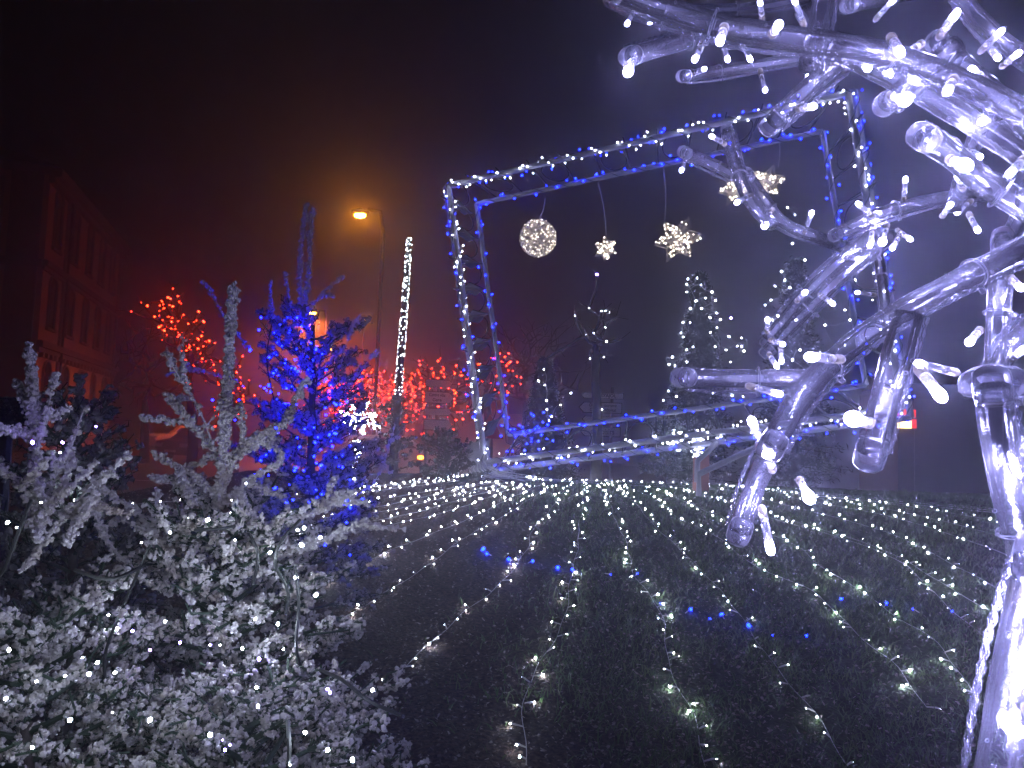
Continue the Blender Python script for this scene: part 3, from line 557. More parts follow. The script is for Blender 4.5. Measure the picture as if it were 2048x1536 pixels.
for x, y in ((500, 700), (522, 635), (518, 660), (552, 740), (486, 772), (478, 800), (455, 815), (425, 800), (470, 840), (630, 885), (590, 935), (685, 935), (700, 960), (700, 1015), (693, 1045), (712, 1060), (700, 1110), (650, 1090), (725, 998), (655, 1020)): bl.append((P(x, y, 4.0), BLUE_TREE))
tree_string(bl, 'deep blue bulbs covering the tall frosted tree', BLUE_TREE, .0085, cable=[[P(x, y, 3.95) for x, y in q] for q in ([(625, 700), (634, 760), (628, 810), (634, 860)], [(545, 640), (530, 720), (548, 800)])])

# ------------------------------------------------------------------ white lit figures (snowflake flower on a stem, and two small ones)
def lit_cluster(label, d, star_c, rad, stem, nb, seed, name='lit_snowflake', rb=.008, squash=1.0):
    random.seed(seed); c = P(*star_c, d); r = root(name, c, label, 'light figure'); mb = MB(); pts = []
    for k in range(8):
        a = k * math.pi / 4 + .35; L_ = rad * random.uniform(.75, 1.1); e = c + np.array((math.cos(a) * L_, random.uniform(-.05, .05), math.sin(a) * L_ * squash)); mb.tube([c, e], .006, 5)
        for j in range(nb // 8):
            t = random.random() ** .7; w_ = .28 * rad * (1 - t * .75); pts.append(c + (e - c) * t + np.array((random.uniform(-w_, w_), random.uniform(-.08, .08), random.uniform(-w_, w_))))
    st = [P(x, y, d) for x, y in stem]
    if st:
        g = st[-1].copy(); g[2] = gzc(g[0], g[1]) - .03
        if g[2] < st[-1][2]: st.append(g)
        mb.tube(st, .012, 6)
    child(mb, 'stem', M_rail, r)
    for k in range(int(nb * .35) if st else 0):
        t = random.random() * (len(st) - 1.3); i = int(t); q = st[i] * (1 - t + i) + st[i + 1] * (t - i); pts.append(q + np.array((random.gauss(0, .022), random.gauss(0, .02), 0)))
    for p in pts: bulb(r, p, rb * random.uniform(.6, 1.25), WHITE_LED)
    return r
lit_cluster('dense white snowflake light figure on a bent stem beside the blue tree', 7.4, (716, 838), .22, [(712, 880), (716, 905), (704, 935), (712, 960), (700, 990)], 150, 3, squash=.75, rb=.0075)
lit_cluster('small white light cluster behind the lower tube of the frame', 9.9, (1352, 882), .13, [], 50, 4, rb=.007)
lit_cluster('white light cluster beside the frame strut', 9.9, (1398, 880), .16, [], 60, 5, rb=.007)
lit_cluster('lowest small white light cluster above the brick coloured block', 9.3, (1395, 907), .07, [], 30, 6, rb=.006)

# lit mast
mast = root('lit_mast', G(787, 962), 'dark pole whose upper part is densely wrapped in white bulbs', 'pole'); mb = MB()
mp = [P(786, 985, 11.5), P(790, 860, 11.5), P(796, 790, 11.5), P(807, 640, 11.5), P(819, 476, 11.5)]; mp[0] = mp[0] - (0, 0, .6); mb.tube(mp, [.075, .07, .06, .05, .035], 10); child(mb, 'pole', M_black, mast, True)
ms = root('light_string', mp[2], 'white bulbs tightly wrapped round the upper mast', 'fairy lights')
for k in range(290):
    t = random.random() ** .85; q = mp[2] * (1 - t) + mp[4] * t; a = random.uniform(0, 6.28); rr = .062 - .02 * t; bulb(ms, q + np.array((math.cos(a) * rr, math.sin(a) * rr, 0)), .0075 * random.uniform(.6, 1.1), WHITE_LED2)
mb = MB(); s = np.linspace(0, 1, 300); q = mp[2][None] * (1 - s)[:, None] + mp[4][None] * s[:, None]; ph = s * 200; q[:, 0] += .058 * np.cos(ph); q[:, 1] += .058 * np.sin(ph); mb.tube(q, .004, 4, caps=False); child(mb, 'wire', M_wire_dark, ms)

# ------------------------------------------------------------------ trees that carry bulbs; branches grown from the bulbs back to the trunk
def grown_tree(name, label, base, forks, tips, r_tr, cat, group=None, tip_r=.008, mat_=M_bark):
    base = np.array(base, float); r = root(name, base, label, cat, group); fork = np.array(forks[-1], float)
    mb = MB(); tr = smooth_pts([base] + [np.array(f, float) for f in forks], 1); mb.tube(tr, np.linspace(r_tr, r_tr * .55, len(tr)), 10); child(mb, 'trunk', mat_, r, True)
    pts = sorted([np.array(t, float) for t in tips], key=lambda p: np.linalg.norm(p - fork)); nodes = [np.array(f, float) for f in tr[len(tr) // 3:]]; P0 = []; P1 = []; rr = []
    far = np.linalg.norm(pts[-1] - fork)
    for p in pts:
        N = np.array(nodes); dist = np.linalg.norm(N - p, axis=1) + .35 * np.linalg.norm(N - fork, axis=1); q = N[np.argmin(dist)]
        m_ = (p + q) / 2 + rng.normal(0, .05 * np.linalg.norm(p - q), 3); w0 = tip_r + r_tr * .35 * max(0, 1 - np.linalg.norm(q - fork) / far)
        P0 += [q, m_]; P1 += [m_, p]; rr += [w0, w0 * .8]; nodes += [m_, p]
        for _ in range(2): e = p + (p - q) * random.uniform(.2, .6) + rng.normal(0, .12 * np.linalg.norm(p - q) + .05, 3); P0.append(p); P1.append(e); rr.append(tip_r * .6)
    V, F = segs(P0, P1, np.array(rr), np.array(rr) * .7, 5); child_np(V, F, 'crown', mat_, r); return r
rng = np.random.default_rng(3); random.seed(3)
def red_tree(label, trunk_px, d, poly, n, spread, rb, stuff=False, group='bare street trees hung with red bulbs', bright=RED_LED):
    poly = np.array(poly, float); s = np.concatenate([[0], np.cumsum(np.linalg.norm(np.diff(poly, axis=0), axis=1))]); pts = []
    for k in range(n):
        q = random.random() * s[-1]; x = np.interp(q, s, poly[:, 0]) + random.gauss(0, spread); y = np.interp(q, s, poly[:, 1]) + random.gauss(0, spread); pts.append(P(x, y, d + random.uniform(-.06, .06) * d))
    b = P(trunk_px, 900, d); b[2] = -.12; f = [P(trunk_px + 3, 860, d), np.mean(pts, axis=0) * (.6, 1, .6) + P(trunk_px, 840, d) * (.4, 0, .4)]
    grown_tree('street_tree', label, b, f, pts, .16, 'tree', group, tip_r=.012)
    r = root('light_string', pts[0], 'red bulbs in the ' + label, 'fairy lights', 'red bulb strings in the street trees')
    if stuff:
        V, F = blobs(np.array(pts), rb, .05); child_np(V, F, 'bulbs', bright, r)['kind'] = 'stuff'
    else:
        for p in pts: bulb(r, p, rb * random.uniform(.6, 1.2), bright)
red_tree('bare tree with scattered red bulbs next to the building', 385, 20, [(300, 625), (345, 620), (370, 670), (395, 700), (400, 760)], 125, 20, .030)
red_tree('bare tree with red bulbs seen through the frosted shoots', 470, 24, [(440, 740), (475, 760), (480, 810), (440, 830)], 70, 16, .030)
red_tree('farthest red lit tree down the avenue', 690, 46, [(645, 800), (690, 785), (720, 800)], 280, 17, .045, True)
red_tree('red lit tree behind the white snowflake figure', 735, 36, [(680, 800), (740, 775), (790, 790), (760, 820)], 290, 17, .038, True)
red_tree('red lit tree behind the lit mast', 800, 28, [(770, 800), (810, 765), (840, 790), (800, 840)], 170, 16, .032)
red_tree('red lit tree behind the backlit road signs', 880, 24, [(820, 790), (880, 745), (885, 800), (840, 825), (900, 830)], 130, 20, .029)
red_tree('red lit tree seen through the left side of the picture frame', 975, 20, [(920, 790), (945, 750), (985, 735), (1010, 720), (1020, 770), (950, 810), (930, 830)], 120, 13, .026)
for k, (px, d) in enumerate(((1050, 34), (1085, 38), (290, 30))):   # unlit bare trees
    pts = [P(px + random.gauss(0, 34), random.uniform(650, 800), d * random.uniform(.93, 1.07)) for _ in range(70)]; b = P(px, 900, d); b[2] = -.12
    grown_tree('street_tree', ('unlit bare tree just right of the frame inner post', 'unlit bare tree behind the dark conifer', 'tall unlit bare tree at the end of the building')[k], b, [P(px, 850, d), P(px, 800, d)], pts, .2, 'tree', 'unlit bare street trees', .014)

def dark_conifer(label, px, top, d, rad, seed):
    global rng; rng = np.random.default_rng(seed); t = P(px, top, d); b = np.array((P(px, 930, d)[0], d, gzc(P(px, 930, d)[0], d))); H = t[2] - b[2]
    r = root('conifer_tree', b, label, 'conifer', 'dark conifers behind the frame'); mb = MB(); mb.tube([b, b + (0, 0, H * .6), t], [.07, .04, .008], 8); child(mb, 'trunk', M_bark, r, True)
    P0 = []; P1 = []
    n = 420; tt = rng.random(n) ** .8 * .95 + .03; a = rng.uniform(0, 6.28, n); L_ = rad * (1 - tt) * rng.uniform(.6, 1.1, n) + .05
    s0 = b + np.stack([0 * a, 0 * a, tt * H], 1) + (t - b) * np.array((1, 1, 0)) * tt[:, None]; e0 = s0 + np.stack([np.cos(a) * L_, np.sin(a) * L_, -.12 * L_ + .03], 1)
    V1, F1 = segs(s0, e0, .007, .003, 4); F1 = np.concatenate([F1[:, :3], F1[:, [0, 2, 3]]]); m_ = 26000; i = rng.integers(0, n, m_); u = rng.random(m_)[:, None] ** .7
    pos = s0[i] * (1 - u) + e0[i] * u + rng.normal(0, .035, (m_, 3)); V2, F2 = scatter_tris(pos, rng.uniform(.03, .06, m_))
    child_np(np.concatenate([V1, V2]), np.concatenate([F1, F2 + len(V1)]), 'crown', M_cond, r); return r
dark_conifer('dark conifer outlined by white bulbs in the middle of the frame', 1400, 545, 11.6, .75, 4)
dark_conifer('dark conifer with sparse white bulbs behind the right clear tubes', 1590, 520, 11.2, .8, 5)
dark_conifer('low dark conifer left of the road signs inside the frame', 1090, 720, 12.2, .6, 6)
def px_string(lst, d, label, m=WHITE_LED, rb=.0125, extra=None, link_max=60):
    pts = [P(x, y, d + random.uniform(-.3, .3)) for x, y in lst]; r = root('light_string', pts[0], label, 'fairy lights', 'white strings in the trees behind the frame'); mb = MB()
    for k, p in enumerate(pts):
        bulb(r, p, rb * random.uniform(.6, 1.2), m)
        ds = sorted(((np.linalg.norm(p - q), j) for j, q in enumerate(pts) if j > k))
        for dist, j in ds[:1]:
            if dist < .5: mb.tube(smooth_pts([p, (p + pts[j]) / 2 + rng.normal(0, .05, 3), pts[j]], 2), .0035, 4, caps=False)
    if extra:
        for x, y in extra: bulb(r, P(x, y, d), rb * 1.3, VIOLET_LED)
    if mb.n: child(mb, 'wire', M_wire_pale, r)
    return pts
t1 = px_string([(1178, 616), (1150, 632), (1152, 640), (1203, 623), (1211, 623), (1218, 625), (1232, 634), (1210, 656), (1167, 660), (1188, 666), (1166, 672), (1172, 671), (1196, 681), (1213, 683), (1183, 702), (1180, 717), (1208, 714), (1193, 797), (1204, 819), (1194, 772)], 11.0, 'white bulbs in the slender bare tree before the road signs', extra=[(1194, 549)])
grown_tree('bare_tree', 'slender dark bare tree hung with white bulbs before the road signs', (P(1192, 940, 11)[0], 11, gzc(1.2, 11) - .05), [P(1196, 850, 11), P(1190, 740, 11), P(1194, 690, 11)], t1[:17] + [P(1194, 549, 11), P(1120, 700, 11), P(1240, 680, 11), P(1090, 720, 11)], .09, 'tree', None, .006, M_bark)
px_string([(1088, 739), (1077, 762), (1093, 801), (1094, 819), (1142, 786), (1121, 810), (1103, 833), (1098, 841), (1090, 770)], 11.6, 'white bulbs on the low conifer left of the road signs')
px_string([(1394, 556), (1376, 558), (1374, 569), (1374, 584), (1402, 570), (1424, 584), (1411, 596), (1431, 601), (1392, 602), (1381, 617), (1403, 617), (1433, 626), (1420, 635), (1441, 639), (1380, 645), (1366, 645), (1434, 655), (1421, 665), (1362, 666), (1366, 674), (1458, 673), (1483, 676), (1430, 693), (1475, 692), (1483, 693), (1373, 700), (1386, 694), (1374, 724), (1345, 714), (1338, 729), (1350, 731), (1461, 724), (1337, 782), (1353, 793), (1327, 801), (1426, 786), (1464, 791), (1486, 793), (1452, 700), (1488, 702)], 10.8, 'white bulbs outlining the conifer in the frame centre', extra=[(1462, 636)])
px_string([(1563, 543), (1550, 572), (1570, 560), (1580, 575), (1530, 610), (1545, 640), (1556, 632), (1570, 650), (1542, 600), (1592, 640), (1600, 700), (1640, 705), (1660, 560), (1690, 620), (1700, 640), (1585, 487), (1610, 520), (1625, 600), (1650, 650), (1560, 700), (1585, 720), (1615, 745), (1590, 430), (1575, 415), (1600, 455), (1690, 690), (1710, 560), (1745, 600)], 10.4, 'white bulbs in the conifer behind the right clear tubes')

# ------------------------------------------------------------------ road signs
M_board = mat('sign_white', (.88, .84, .82), .45); M_border = mat('sign_edge', (.09, .08, .07), .5); M_yel = mat('sign_yellow', (.75, .5, .08), .45)
def sign_stack(px, d, boards, yaw, label, point, width, top_extra=.0, back=False):
    b = P(px, 900, d); b[2] = -.12; r = root('direction_sign', b, label, 'road sign', 'stacked direction signs'); r.rotation_euler.z = yaw
    zt = max(P(px, y0, d)[2] for y0, y1, *_ in boards) + .15; mb = MB(); mb.tube([(0, .06, 0), (0, .06, zt - b[2] + top_extra)], .04, 10); link('post', mesh_np('post', np.concatenate(mb.v), mb.f, M_steel, mb.m, True), r)
    for y0, y1, x0, x1, txt in boards:
        z1 = P(px, y0, d)[2] - b[2]; z0 = P(px, y1, d)[2] - b[2]; zm = (z0 + z1) / 2; h = (z1 - z0) / 2; k = (d / FPX); xa = (x0 - px) * k * width; xb = (x1 - px) * k * width
        poly = [(xa - h * .9, zm), (xa, z0), (xb, z0), (xb, z1), (xa, z1)] if point < 0 else [(xa, z0), (xb, z0), (xb + h * .9, zm), (xb, z1), (xa, z1)]
        cx, cz = (xa + xb) / 2, zm; ins = [(cx + (x - cx) * .965, cz + (z - cz) * .88) for x, z in poly]
        m1 = MB(); m1.prism(poly, 0.0, .04); bo = link('board', mesh_np('board', np.concatenate(m1.v), m1.f, M_border, m1.m), r)
        m2 = MB(); m2.prism(ins, -.012, -.002); link('face', mesh_np('face', np.concatenate(m2.v), m2.f, M_board, m2.m), bo)
        if txt:
            ls = txt.split('|'); sz = 2 * h * .82 / len(ls)
            for i_, t_ in enumerate(ls):
                cu = bpy.data.curves.new('lettering', 'FONT'); cu.body = t_; cu.size = sz * .95; cu.align_x = 'CENTER'; cu.align_y = 'CENTER'; cu.extrude = .001; cu.offset = sz * .012; cu.materials.append(mat('lettering', (.03, .015, .02), .5))
                wd = (xb - xa) * .92; to = bpy.data.objects.new('lettering', cu); C.objects.link(to); dg = bpy.context.evaluated_depsgraph_get(); me_ = bpy.data.meshes.new_from_object(to.evaluated_get(dg)); bpy.data.objects.remove(to); me_.name = 'lettering'; o = link('lettering', me_, bo); est = len(t_) * sz * .52
                o.scale = (min(1.0, wd / est), 1, 1); o.rotation_euler = (R(90), 0, 0); o.location = (cx, -.015, zm + h * .82 - sz * (i_ + .5) )
    return r
sign_stack(1222, 19.0, [(786, 798, 1165, 1245, "VAL D'AJOL"), (805, 827, 1165, 1242, 'Office de tourisme|Centre Hôpital'), (833, 846, 1168, 1242, 'Parking'), (854, 874, 1168, 1240, 'de Loisirs')], R(-3), 'stack of white direction boards pointing left, seen through the picture frame', -1, 1.0)
sign_stack(852, 19.0, [(758, 773, 845, 895, ''), (782, 806, 845, 895, 'Centre ville|Gare'), (816, 830, 845, 895, ''), (838, 860, 845, 895, '')], R(18), 'stack of dim direction boards pointing right among red bulbs', 1, 1.0)
# warning triangle
b = P(978, 900, 15); b[2] = -.12; r = root('warning_sign', b, 'pale triangular road works sign left of the frame inner corner', 'road sign'); zt = P(978, 848, 15)[2]
mb = MB(); mb.tube([b, (b[0], b[1], zt)], .025, 8); child(mb, 'post', mat('post_rust', (.3, .2, .14), .6), r, True)
for s_, y0, m_, nm in ((.28, .05, mat('sign_red', (.55, .03, .02), .45), 'border'), (.215, .03, M_board, 'plate')):
    mb = MB(); z_ = zt - .12; mb.prism([(b[0] - s_, z_ - s_ * .6), (b[0] + s_, z_ - s_ * .6), (b[0], z_ + s_ * 1.13)], b[1] - y0, b[1] - y0 + .015); child(mb, nm, m_, r)
mb = MB(); z_ = zt - .2
for k in (-.07, 0, .07): mb.box((b[0] + k - .015, b[1] - .036, z_ - .06), (b[0] + k + .015, b[1] - .031, z_ + .08))
child(mb, 'symbol', M_black, r)

# ------------------------------------------------------------------ street lamps (sodium)
def street_lamp(px, py, d, label, m, pole_dx, head=.5, light=None):
    h = P(px, py, d); base = P(px + pole_dx, 900, d); base[2] = -.12; base[1] = d; r = root('street_lamp', base, label, 'street lamp', 'orange street lamps')
    top = np.array((base[0], d, h[2] + .1)); mb = MB(); mb.tube(smooth_pts([base, base * .3 + top * .7, top, np.array((h[0] + math.copysign(.25, base[0] - h[0]), d, h[2] + .16))], 1), [.10] + [.07] * 5 + [.045] if False else .065, 8); child(mb, 'pole', M_black, r, True)
    V = ICO_V * np.array((head * .62, head * .3, head * .2)) + h + (0, 0, .08); child_np(V, ICO_F, 'lamp_housing', M_black, r)
    o = bpy.data.objects.new('lamp_lens', bulb_mesh(m)); o.scale = (head * .42, head * .26, head * .16); o.location = tuple(h - PARLOC[r.name] - (0, 0, .04)); o.parent = r; C.objects.link(o)
    if light:
        ld = bpy.data.lights.new('lamp_light', 'SPOT'); ld.energy = light; ld.color = (1.0, .24, .03) if px > 700 else (1.0, .15, .04); ld.shadow_soft_size = .18; ld.spot_size = R(165); ld.spot_blend = .5; lo = bpy.data.objects.new('lamp_light', ld); lo.location = tuple(h - PARLOC[r.name] - (0, .0, .3)); lo.parent = r; C.objects.link(lo)
street_lamp(720, 428, 24, 'biggest orange street lamp glowing above the blue tree', SODIUM, 26, .55)
street_lamp(626, 625, 46, 'orange street lamp just right of the blue tree tip base', SODIUM_FAR, 14, .6, 8000)
street_lamp(731, 636, 48, 'orange street lamp left of the lit mast', SODIUM_FAR, -16, .6)
street_lamp(659, 697, 75, 'far orange street lamp low behind the blue tree', SODIUM_FAR, 8, .7)
street_lamp(663, 745, 100, 'farthest tiny orange street lamp above the red bulbs', SODIUM_FAR, 5, .7)
street_lamp(625, 738, 90, 'tiny orange street lamp seen through the blue tree', SODIUM_FAR, -5, .7)

# ------------------------------------------------------------------ building on the left
M_wall = mat('ochre_render', (.62, .46, .36), .85, noise=(1.2, (.50, .36, .27), .35, .7), bump=(14, .3, .02)); M_stone = mat('trim_stone', (.26, .22, .19), .8, noise=(3, (.18, .15, .13), .3, .7))
M_pale = mat('pale_render', (.38, .36, .33), .85, noise=(1.5, (.30, .28, .26), .3, .7)); M_glass = mat('window_glass', (.02, .022, .025), .08, spec=.6); M_slate = mat('slate', (.05, .05, .055), .6, noise=(4, (.08, .08, .085), .4, .6))
bA = np.array((P(66, 800, 36)[0], 36.0)); bB = np.array((P(222, 800, 52)[0], 52.0)); dv = bB - bA; Lf = np.linalg.norm(dv); yaw = math.atan2(dv[1], dv[0])
bld = tag(link('town_house', None, None, (bA[0], bA[1], -.12)), 'tall three storey corner house with arched windows lit dull red', 'building'); bld.rotation_euler.z = yaw
HT = P(66, 335, 36)[2] + .12; Z1 = P(66, 680, 36)[2] + .12; Z2 = P(66, 520, 36)[2] + .12
# local frame: x along the receding facade, +y away from the street (left), facade at y=0 facing -y
def bpart(mb, name, m, par=bld): return link(name, mesh_np(name, np.concatenate(mb.v), mb.f, m, mb.m), par)
mb = MB(); mb.box((0, .25, 0), (Lf, 12, HT)); bpart(mb, 'wall', M_wall)
cols = [(1.7, 'w'), (5.0, 'w'), (8.2, 'w'), (11.2, 'w'), (14.2, 'w')]; storeys = [(.1, Z1), (Z1, Z2), (Z2, HT)]
ww = .62
xs = [0] + sum([[c - ww, c + ww] for c, _ in cols], []) + [Lf]
# front skin with real openings: piers, then sill walls and lintels
mb = MB()
for i in range(0, len(xs) - 1, 2): mb.box((xs[i], -.001, 0), (xs[i + 1], .252, HT))
for c, _ in cols:
    for (z0, z1) in storeys:
        sh = z1 - z0; mb.box((c - ww, 0, z0), (c + ww, .25, z0 + sh * .2)); zs = z0 + sh * .72; 
        arc = [(c - ww, z1), (c - ww, zs)] + [(c - ww * math.cos(t), zs + ww * .9 * math.sin(t)) for t in np.linspace(0, math.pi, 9)] + [(c + ww, zs), (c + ww, z1)]
        for k in range(8):
            t0, t1 = math.pi * k / 8, math.pi * (k + 1) / 8; x0, x1 = c - ww * math.cos(t0), c - ww * math.cos(t1); mb.prism([(x0, zs + ww * .9 * math.sin(t0)), (x1, zs + ww * .9 * math.sin(t1)), (x1, z1), (x0, z1)], 0, .25)
bpart(mb, 'facade', M_wall)
for c, _ in cols:
    for (z0, z1) in storeys:
        sh = z1 - z0; za = z0 + sh * .2; zs = z0 + sh * .72; zt_ = zs + ww * .9
        f = MB(); f.tube([(c - ww, -.03, za)] + [(c - ww - .06 * 0, -.03, zs)] + [(c - (ww + .05) * math.cos(t), -.03, zs + (ww * .9 + .05) * math.sin(t)) for t in np.linspace(0, math.pi, 9)] + [(c + ww, -.03, zs), (c + ww, -.03, za)], .08, 5); f.box((c - .03, .14, za), (c + .03, .19, zt_)); f.box((c - ww, .14, zs - .03), (c + ww, .19, zs + .03)); f.box((c - ww, .14, (za + zs) / 2 - .02), (c + ww, .19, (za + zs) / 2 + .02))
        wi = bpart(f, 'window', M_stone); g = MB(); g.box((c - ww, .2, za), (c + ww, .22, zt_)); bpart(g, 'pane', M_glass, wi)
        g = MB(); g.box((c - ww - .15, -.14, za - .14), (c + ww + .15, .0, za)); bpart(g, 'sill', M_stone, wi)
for z_, hh, pr in ((Z1, .32, .3), (Z2, .28, .25), (HT, .45, .55), (.6, .12, .1)):
    g = MB(); g.box((-.2, -pr, z_ - hh), (Lf + pr, .0, z_)); g.box((-.2, -pr * .5, z_ - hh * 1.7), (Lf + pr * .5, -.002, z_ - hh)); bpart(g, 'cornice', M_stone)
g = MB()
for x_ in np.arange(.3, Lf, .75): g.box((x_, -.2, Z1 - .78), (x_ + .28, -.003, Z1 - .545))
bpart(g, 'corbel_row', M_stone)['kind'] = 'stuff'
for x_ in (3.4, Lf - .35): g = MB(); g.box((x_ - .2, -.09, 0), (x_ + .2, -.003, HT - .8)); bpart(g, 'pilaster', M_stone)
g = MB(); g.tube([(3.4, -.2, .2), (3.4, -.2, HT - .5)], .06, 8); bpart(g, 'drainpipe', M_black)
# end facade towards the viewer: quoins and plain pale panels
g = MB(); g.box((-.12, .25, 0), (0, 1.6, HT)); bpart(g, 'corner_pier', M_stone)
for (z0, z1) in storeys:
    for k in range(3): g = MB(); g.box((-.09, 1.9 + 3.4 * k, z0 + .5), (-.001, 4.9 + 3.4 * k, z1 - .7)); bpart(g, 'wall_panel', M_pale)
for z_ in (Z1, Z2, HT): g = MB(); g.box((-.3, 0, z_ - .35), (-.121, 12, z_)); bpart(g, 'cornice', M_stone)
g = MB(); e = .5; g.add([(-e, -e, HT + .003), (Lf + e, -e, HT + .003), (Lf + e, 12.5, HT + .003), (-e, 12.5, HT + .003), (3, 4, HT + 1.9), (Lf - 3, 4, HT + 1.9), (Lf - 3, 8.5, HT + 1.9), (3, 8.5, HT + 1.9)], [(0, 1, 5, 4), (1, 2, 6, 5), (2, 3, 7, 6), (3, 0, 4, 7), (4, 5, 6, 7), (3, 2, 1, 0)]); bpart(g, 'roof', M_slate)
# small dark clipped bush silhouette at far left
b = G(8, 1000); b = P(12, 900, 3.6); b[2] = gzc(b[0], 3.6); lt = root('clipped_bush', b, 'black rounded clipped bush against the house at the left edge', 'bush'); rng = np.random.default_rng(9)
tp = P(15, 812, 3.6); n = 9000; q = rng.normal(size=(n, 3)); q /= np.linalg.norm(q, axis=1)[:, None]; q *= rng.uniform(.85, 1.02, (n, 1)); q = q * np.array((.13, .13, .07)) + tp - (0, 0, .03); V, F = scatter_tris(q, .012); V2, F2 = segs([b], [tp], .05, .03, 8)
child_np(V, F, 'foliage', M_cond, lt); mb = MB(); mb.tube([b, tp - (0, 0, .04)], [.05, .03], 8); child(mb, 'trunk', M_bark, lt)

# low dim house behind the road signs
b = P(930, 900, 60); bb = tag(link('far_house', None, None, (b[0], 60, -.12)), 'low dark house with a hipped roof behind the red bulbs', 'building'); bb.rotation_euler.z = R(-14)
zt = P(900, 755, 60)[2]; g = MB(); g.box((-5.5, 0, 0), (6.5, 8, zt)); link('wall', mesh_np('wall', np.concatenate(g.v), g.f, M_wall, g.m), bb)
g = MB(); g.add([(-6, -.5, zt), (7, -.5, zt), (7, 8.5, zt), (-6, 8.5, zt), (-2.5, 4, zt + 2.0), (3.5, 4, zt + 2.0)], [(0, 1, 5, 4), (1, 2, 5), (2, 3, 4, 5), (3, 0, 4), (3, 2, 1, 0)]); link('roof', mesh_np('roof', np.concatenate(g.v), g.f, M_slate, g.m), bb)
for k in range(4):
    for z_ in (.9, 3.3): g = MB(); g.box((-4.3 + 2.6 * k, -.03, z_), (-3.2 + 2.6 * k, .05, z_ + 1.4)); link('window', mesh_np('window', np.concatenate(g.v), g.f, M_glass, g.m), bb)

# ------------------------------------------------------------------ cars
def car(loc, yaw, paint, label, lampm=None, tall=1.0, rear=False, group='cars on the road behind'):
    r = tag(link('parked_car', None, None, loc), label, 'car', group); r.rotation_euler.z = yaw
    def pt(mb, name, m, sm_=False, par=r): return link(name, mesh_np(name, np.concatenate(mb.v), mb.f, m, mb.m, sm_), par)
    H = 1.48 * tall; prof = [(-2.05, .28), (-2.1, .62), (-2.0, .86), (-1.05, .98), (-.35, H - .04), (.2, H), (1.0, H - .03), (1.75, 1.02), (2.05, .92), (2.1, .55), (2.02, .28)]
    n = len(prof); W = []; ys = [-.88, -.86, -.4, 0, .4, .86, .88]
    for y in ys:
        for x, z in prof:
            tuck = .16 if z > 1.05 else (.0 if abs(x) < 1.9 else .06); yy = y * (1 - tuck * min(1, (z - .9) / .5 if z > 1.05 else 1)) ; W.append((x * (1 - .02 * abs(y)), yy, z + (.02 if abs(y) < .1 else 0)))
    F = [(k * n + i, k * n + (i + 1) % n, (k + 1) * n + (i + 1) % n, (k + 1) * n + i) for k in range(len(ys) - 1) for i in range(n)] + [tuple(range(n - 1, -1, -1)), tuple(range((len(ys) - 1) * n, len(ys) * n))]
    mb = MB(); mb.add(W, F); body = pt(mb, 'body', paint)
    for s in (-1, 1):
        for poly in ([(-.88, 1.02), (-.36, H - .12), (.18, H - .09), (.18, 1.02)], [(.26, 1.02), (.26, H - .09), (.92, H - .12), (1.42, 1.04)]):
            g = MB(); g.prism(poly, s * .775 - .0, s * .845); pt(g, 'side_window', M_glass)
        for x_ in (-1.3, 1.3):
            th = np.linspace(0, 2 * np.pi, 21)[:-1]; w_ = MB(); w_.tube([(x_, s * .70, .32), (x_, s * .9, .32)], .32, 18); wh = pt(w_, 'wheel', mat('tyre', (.015, .015, .015), .8)); w2 = MB(); w2.tube([(x_, s * .895, .32), (x_, s * .915, .32)], .2, 12); pt(w2, 'rim', M_steel, par=wh)
    g = MB(); g.add([(-1.07, -.66, 1.02), (-1.07, .66, 1.02), (-.42, .6, H - .05), (-.42, -.6, H - .05)], [(0, 1, 2, 3)]); g.v[0] = g.v[0] + np.array((-.03, 0, .03)); pt(g, 'windscreen', M_glass)
    g = MB(); g.add([(1.74, -.62, 1.06), (1.74, .62, 1.06), (1.08, .58, H - .04), (1.08, -.58, H - .04)], [(3, 2, 1, 0)]); g.v[0] = g.v[0] + np.array((.03, 0, .02)); pt(g, 'rear_window', M_glass)
    for s in (-1, 1):
        g = MB(); g.box((-2.1, s * .62 - .17, .62), (-1.98, s * .62 + .17, .78)); pt(g, 'headlight', mat('headlamp', (.6, .6, .6), .15))
        g = MB(); g.box((1.99, s * .68 - .14, .72), (2.11, s * .68 + .14, .92)); pt(g, 'tail_light', lampm if (lampm and rear and s < 0) else mat('tail_red', (.3, .01, .01), .25))
    g = MB(); g.box((-2.14, -.26, .4), (-2.09, .26, .5)); pt(g, 'number_plate', M_board)
    return r
PA1 = mat('car_silver', (.55, .55, .56), .3, .3); PA2 = mat('car_white', (.72, .71, .7), .3); PA3 = mat('car_dark', (.05, .05, .06), .25); PA4 = mat('car_rose', (.55, .36, .33), .35)
AMBER = glow('amber_lamp', (1.0, .16, .01), 28)
def gp(px, d): q = P(px, 900, d); return (q[0], d, -.12)
car(gp(352, 46), R(62), PA2, 'pale parked hatchback facing the viewer beyond the frosted trees')
car(gp(405, 34), R(75), PA3, 'dark parked car nearer than the pale hatchback, behind the frosted shoot')
car(gp(790, 24), R(184), PA2, 'light coloured car with one amber lamp behind the lit mast', AMBER, rear=True)
car(gp(880, 33), R(180), PA3, 'dark car behind the dim direction boards')
# amber warning lamp on a short post
b = P(841, 950, 22); b[2] = -.12; r = root('warning_lamp', b, 'glowing orange warning lamp on a short post above the white bulbs', 'warning lamp'); h = P(841, 915, 22); mb = MB(); mb.tube([b, h - (0, 0, .1)], .03, 8); mb.box(h - (.12, .06, .13), h + (.12, .06, -.09)); child(mb, 'post', M_black, r)
o = bpy.data.objects.new('lamp_lens', bulb_mesh(AMBER)); o.scale = (.11, .08, .055); o.location = tuple(h - PARLOC[r.name]); o.parent = r; C.objects.link(o)
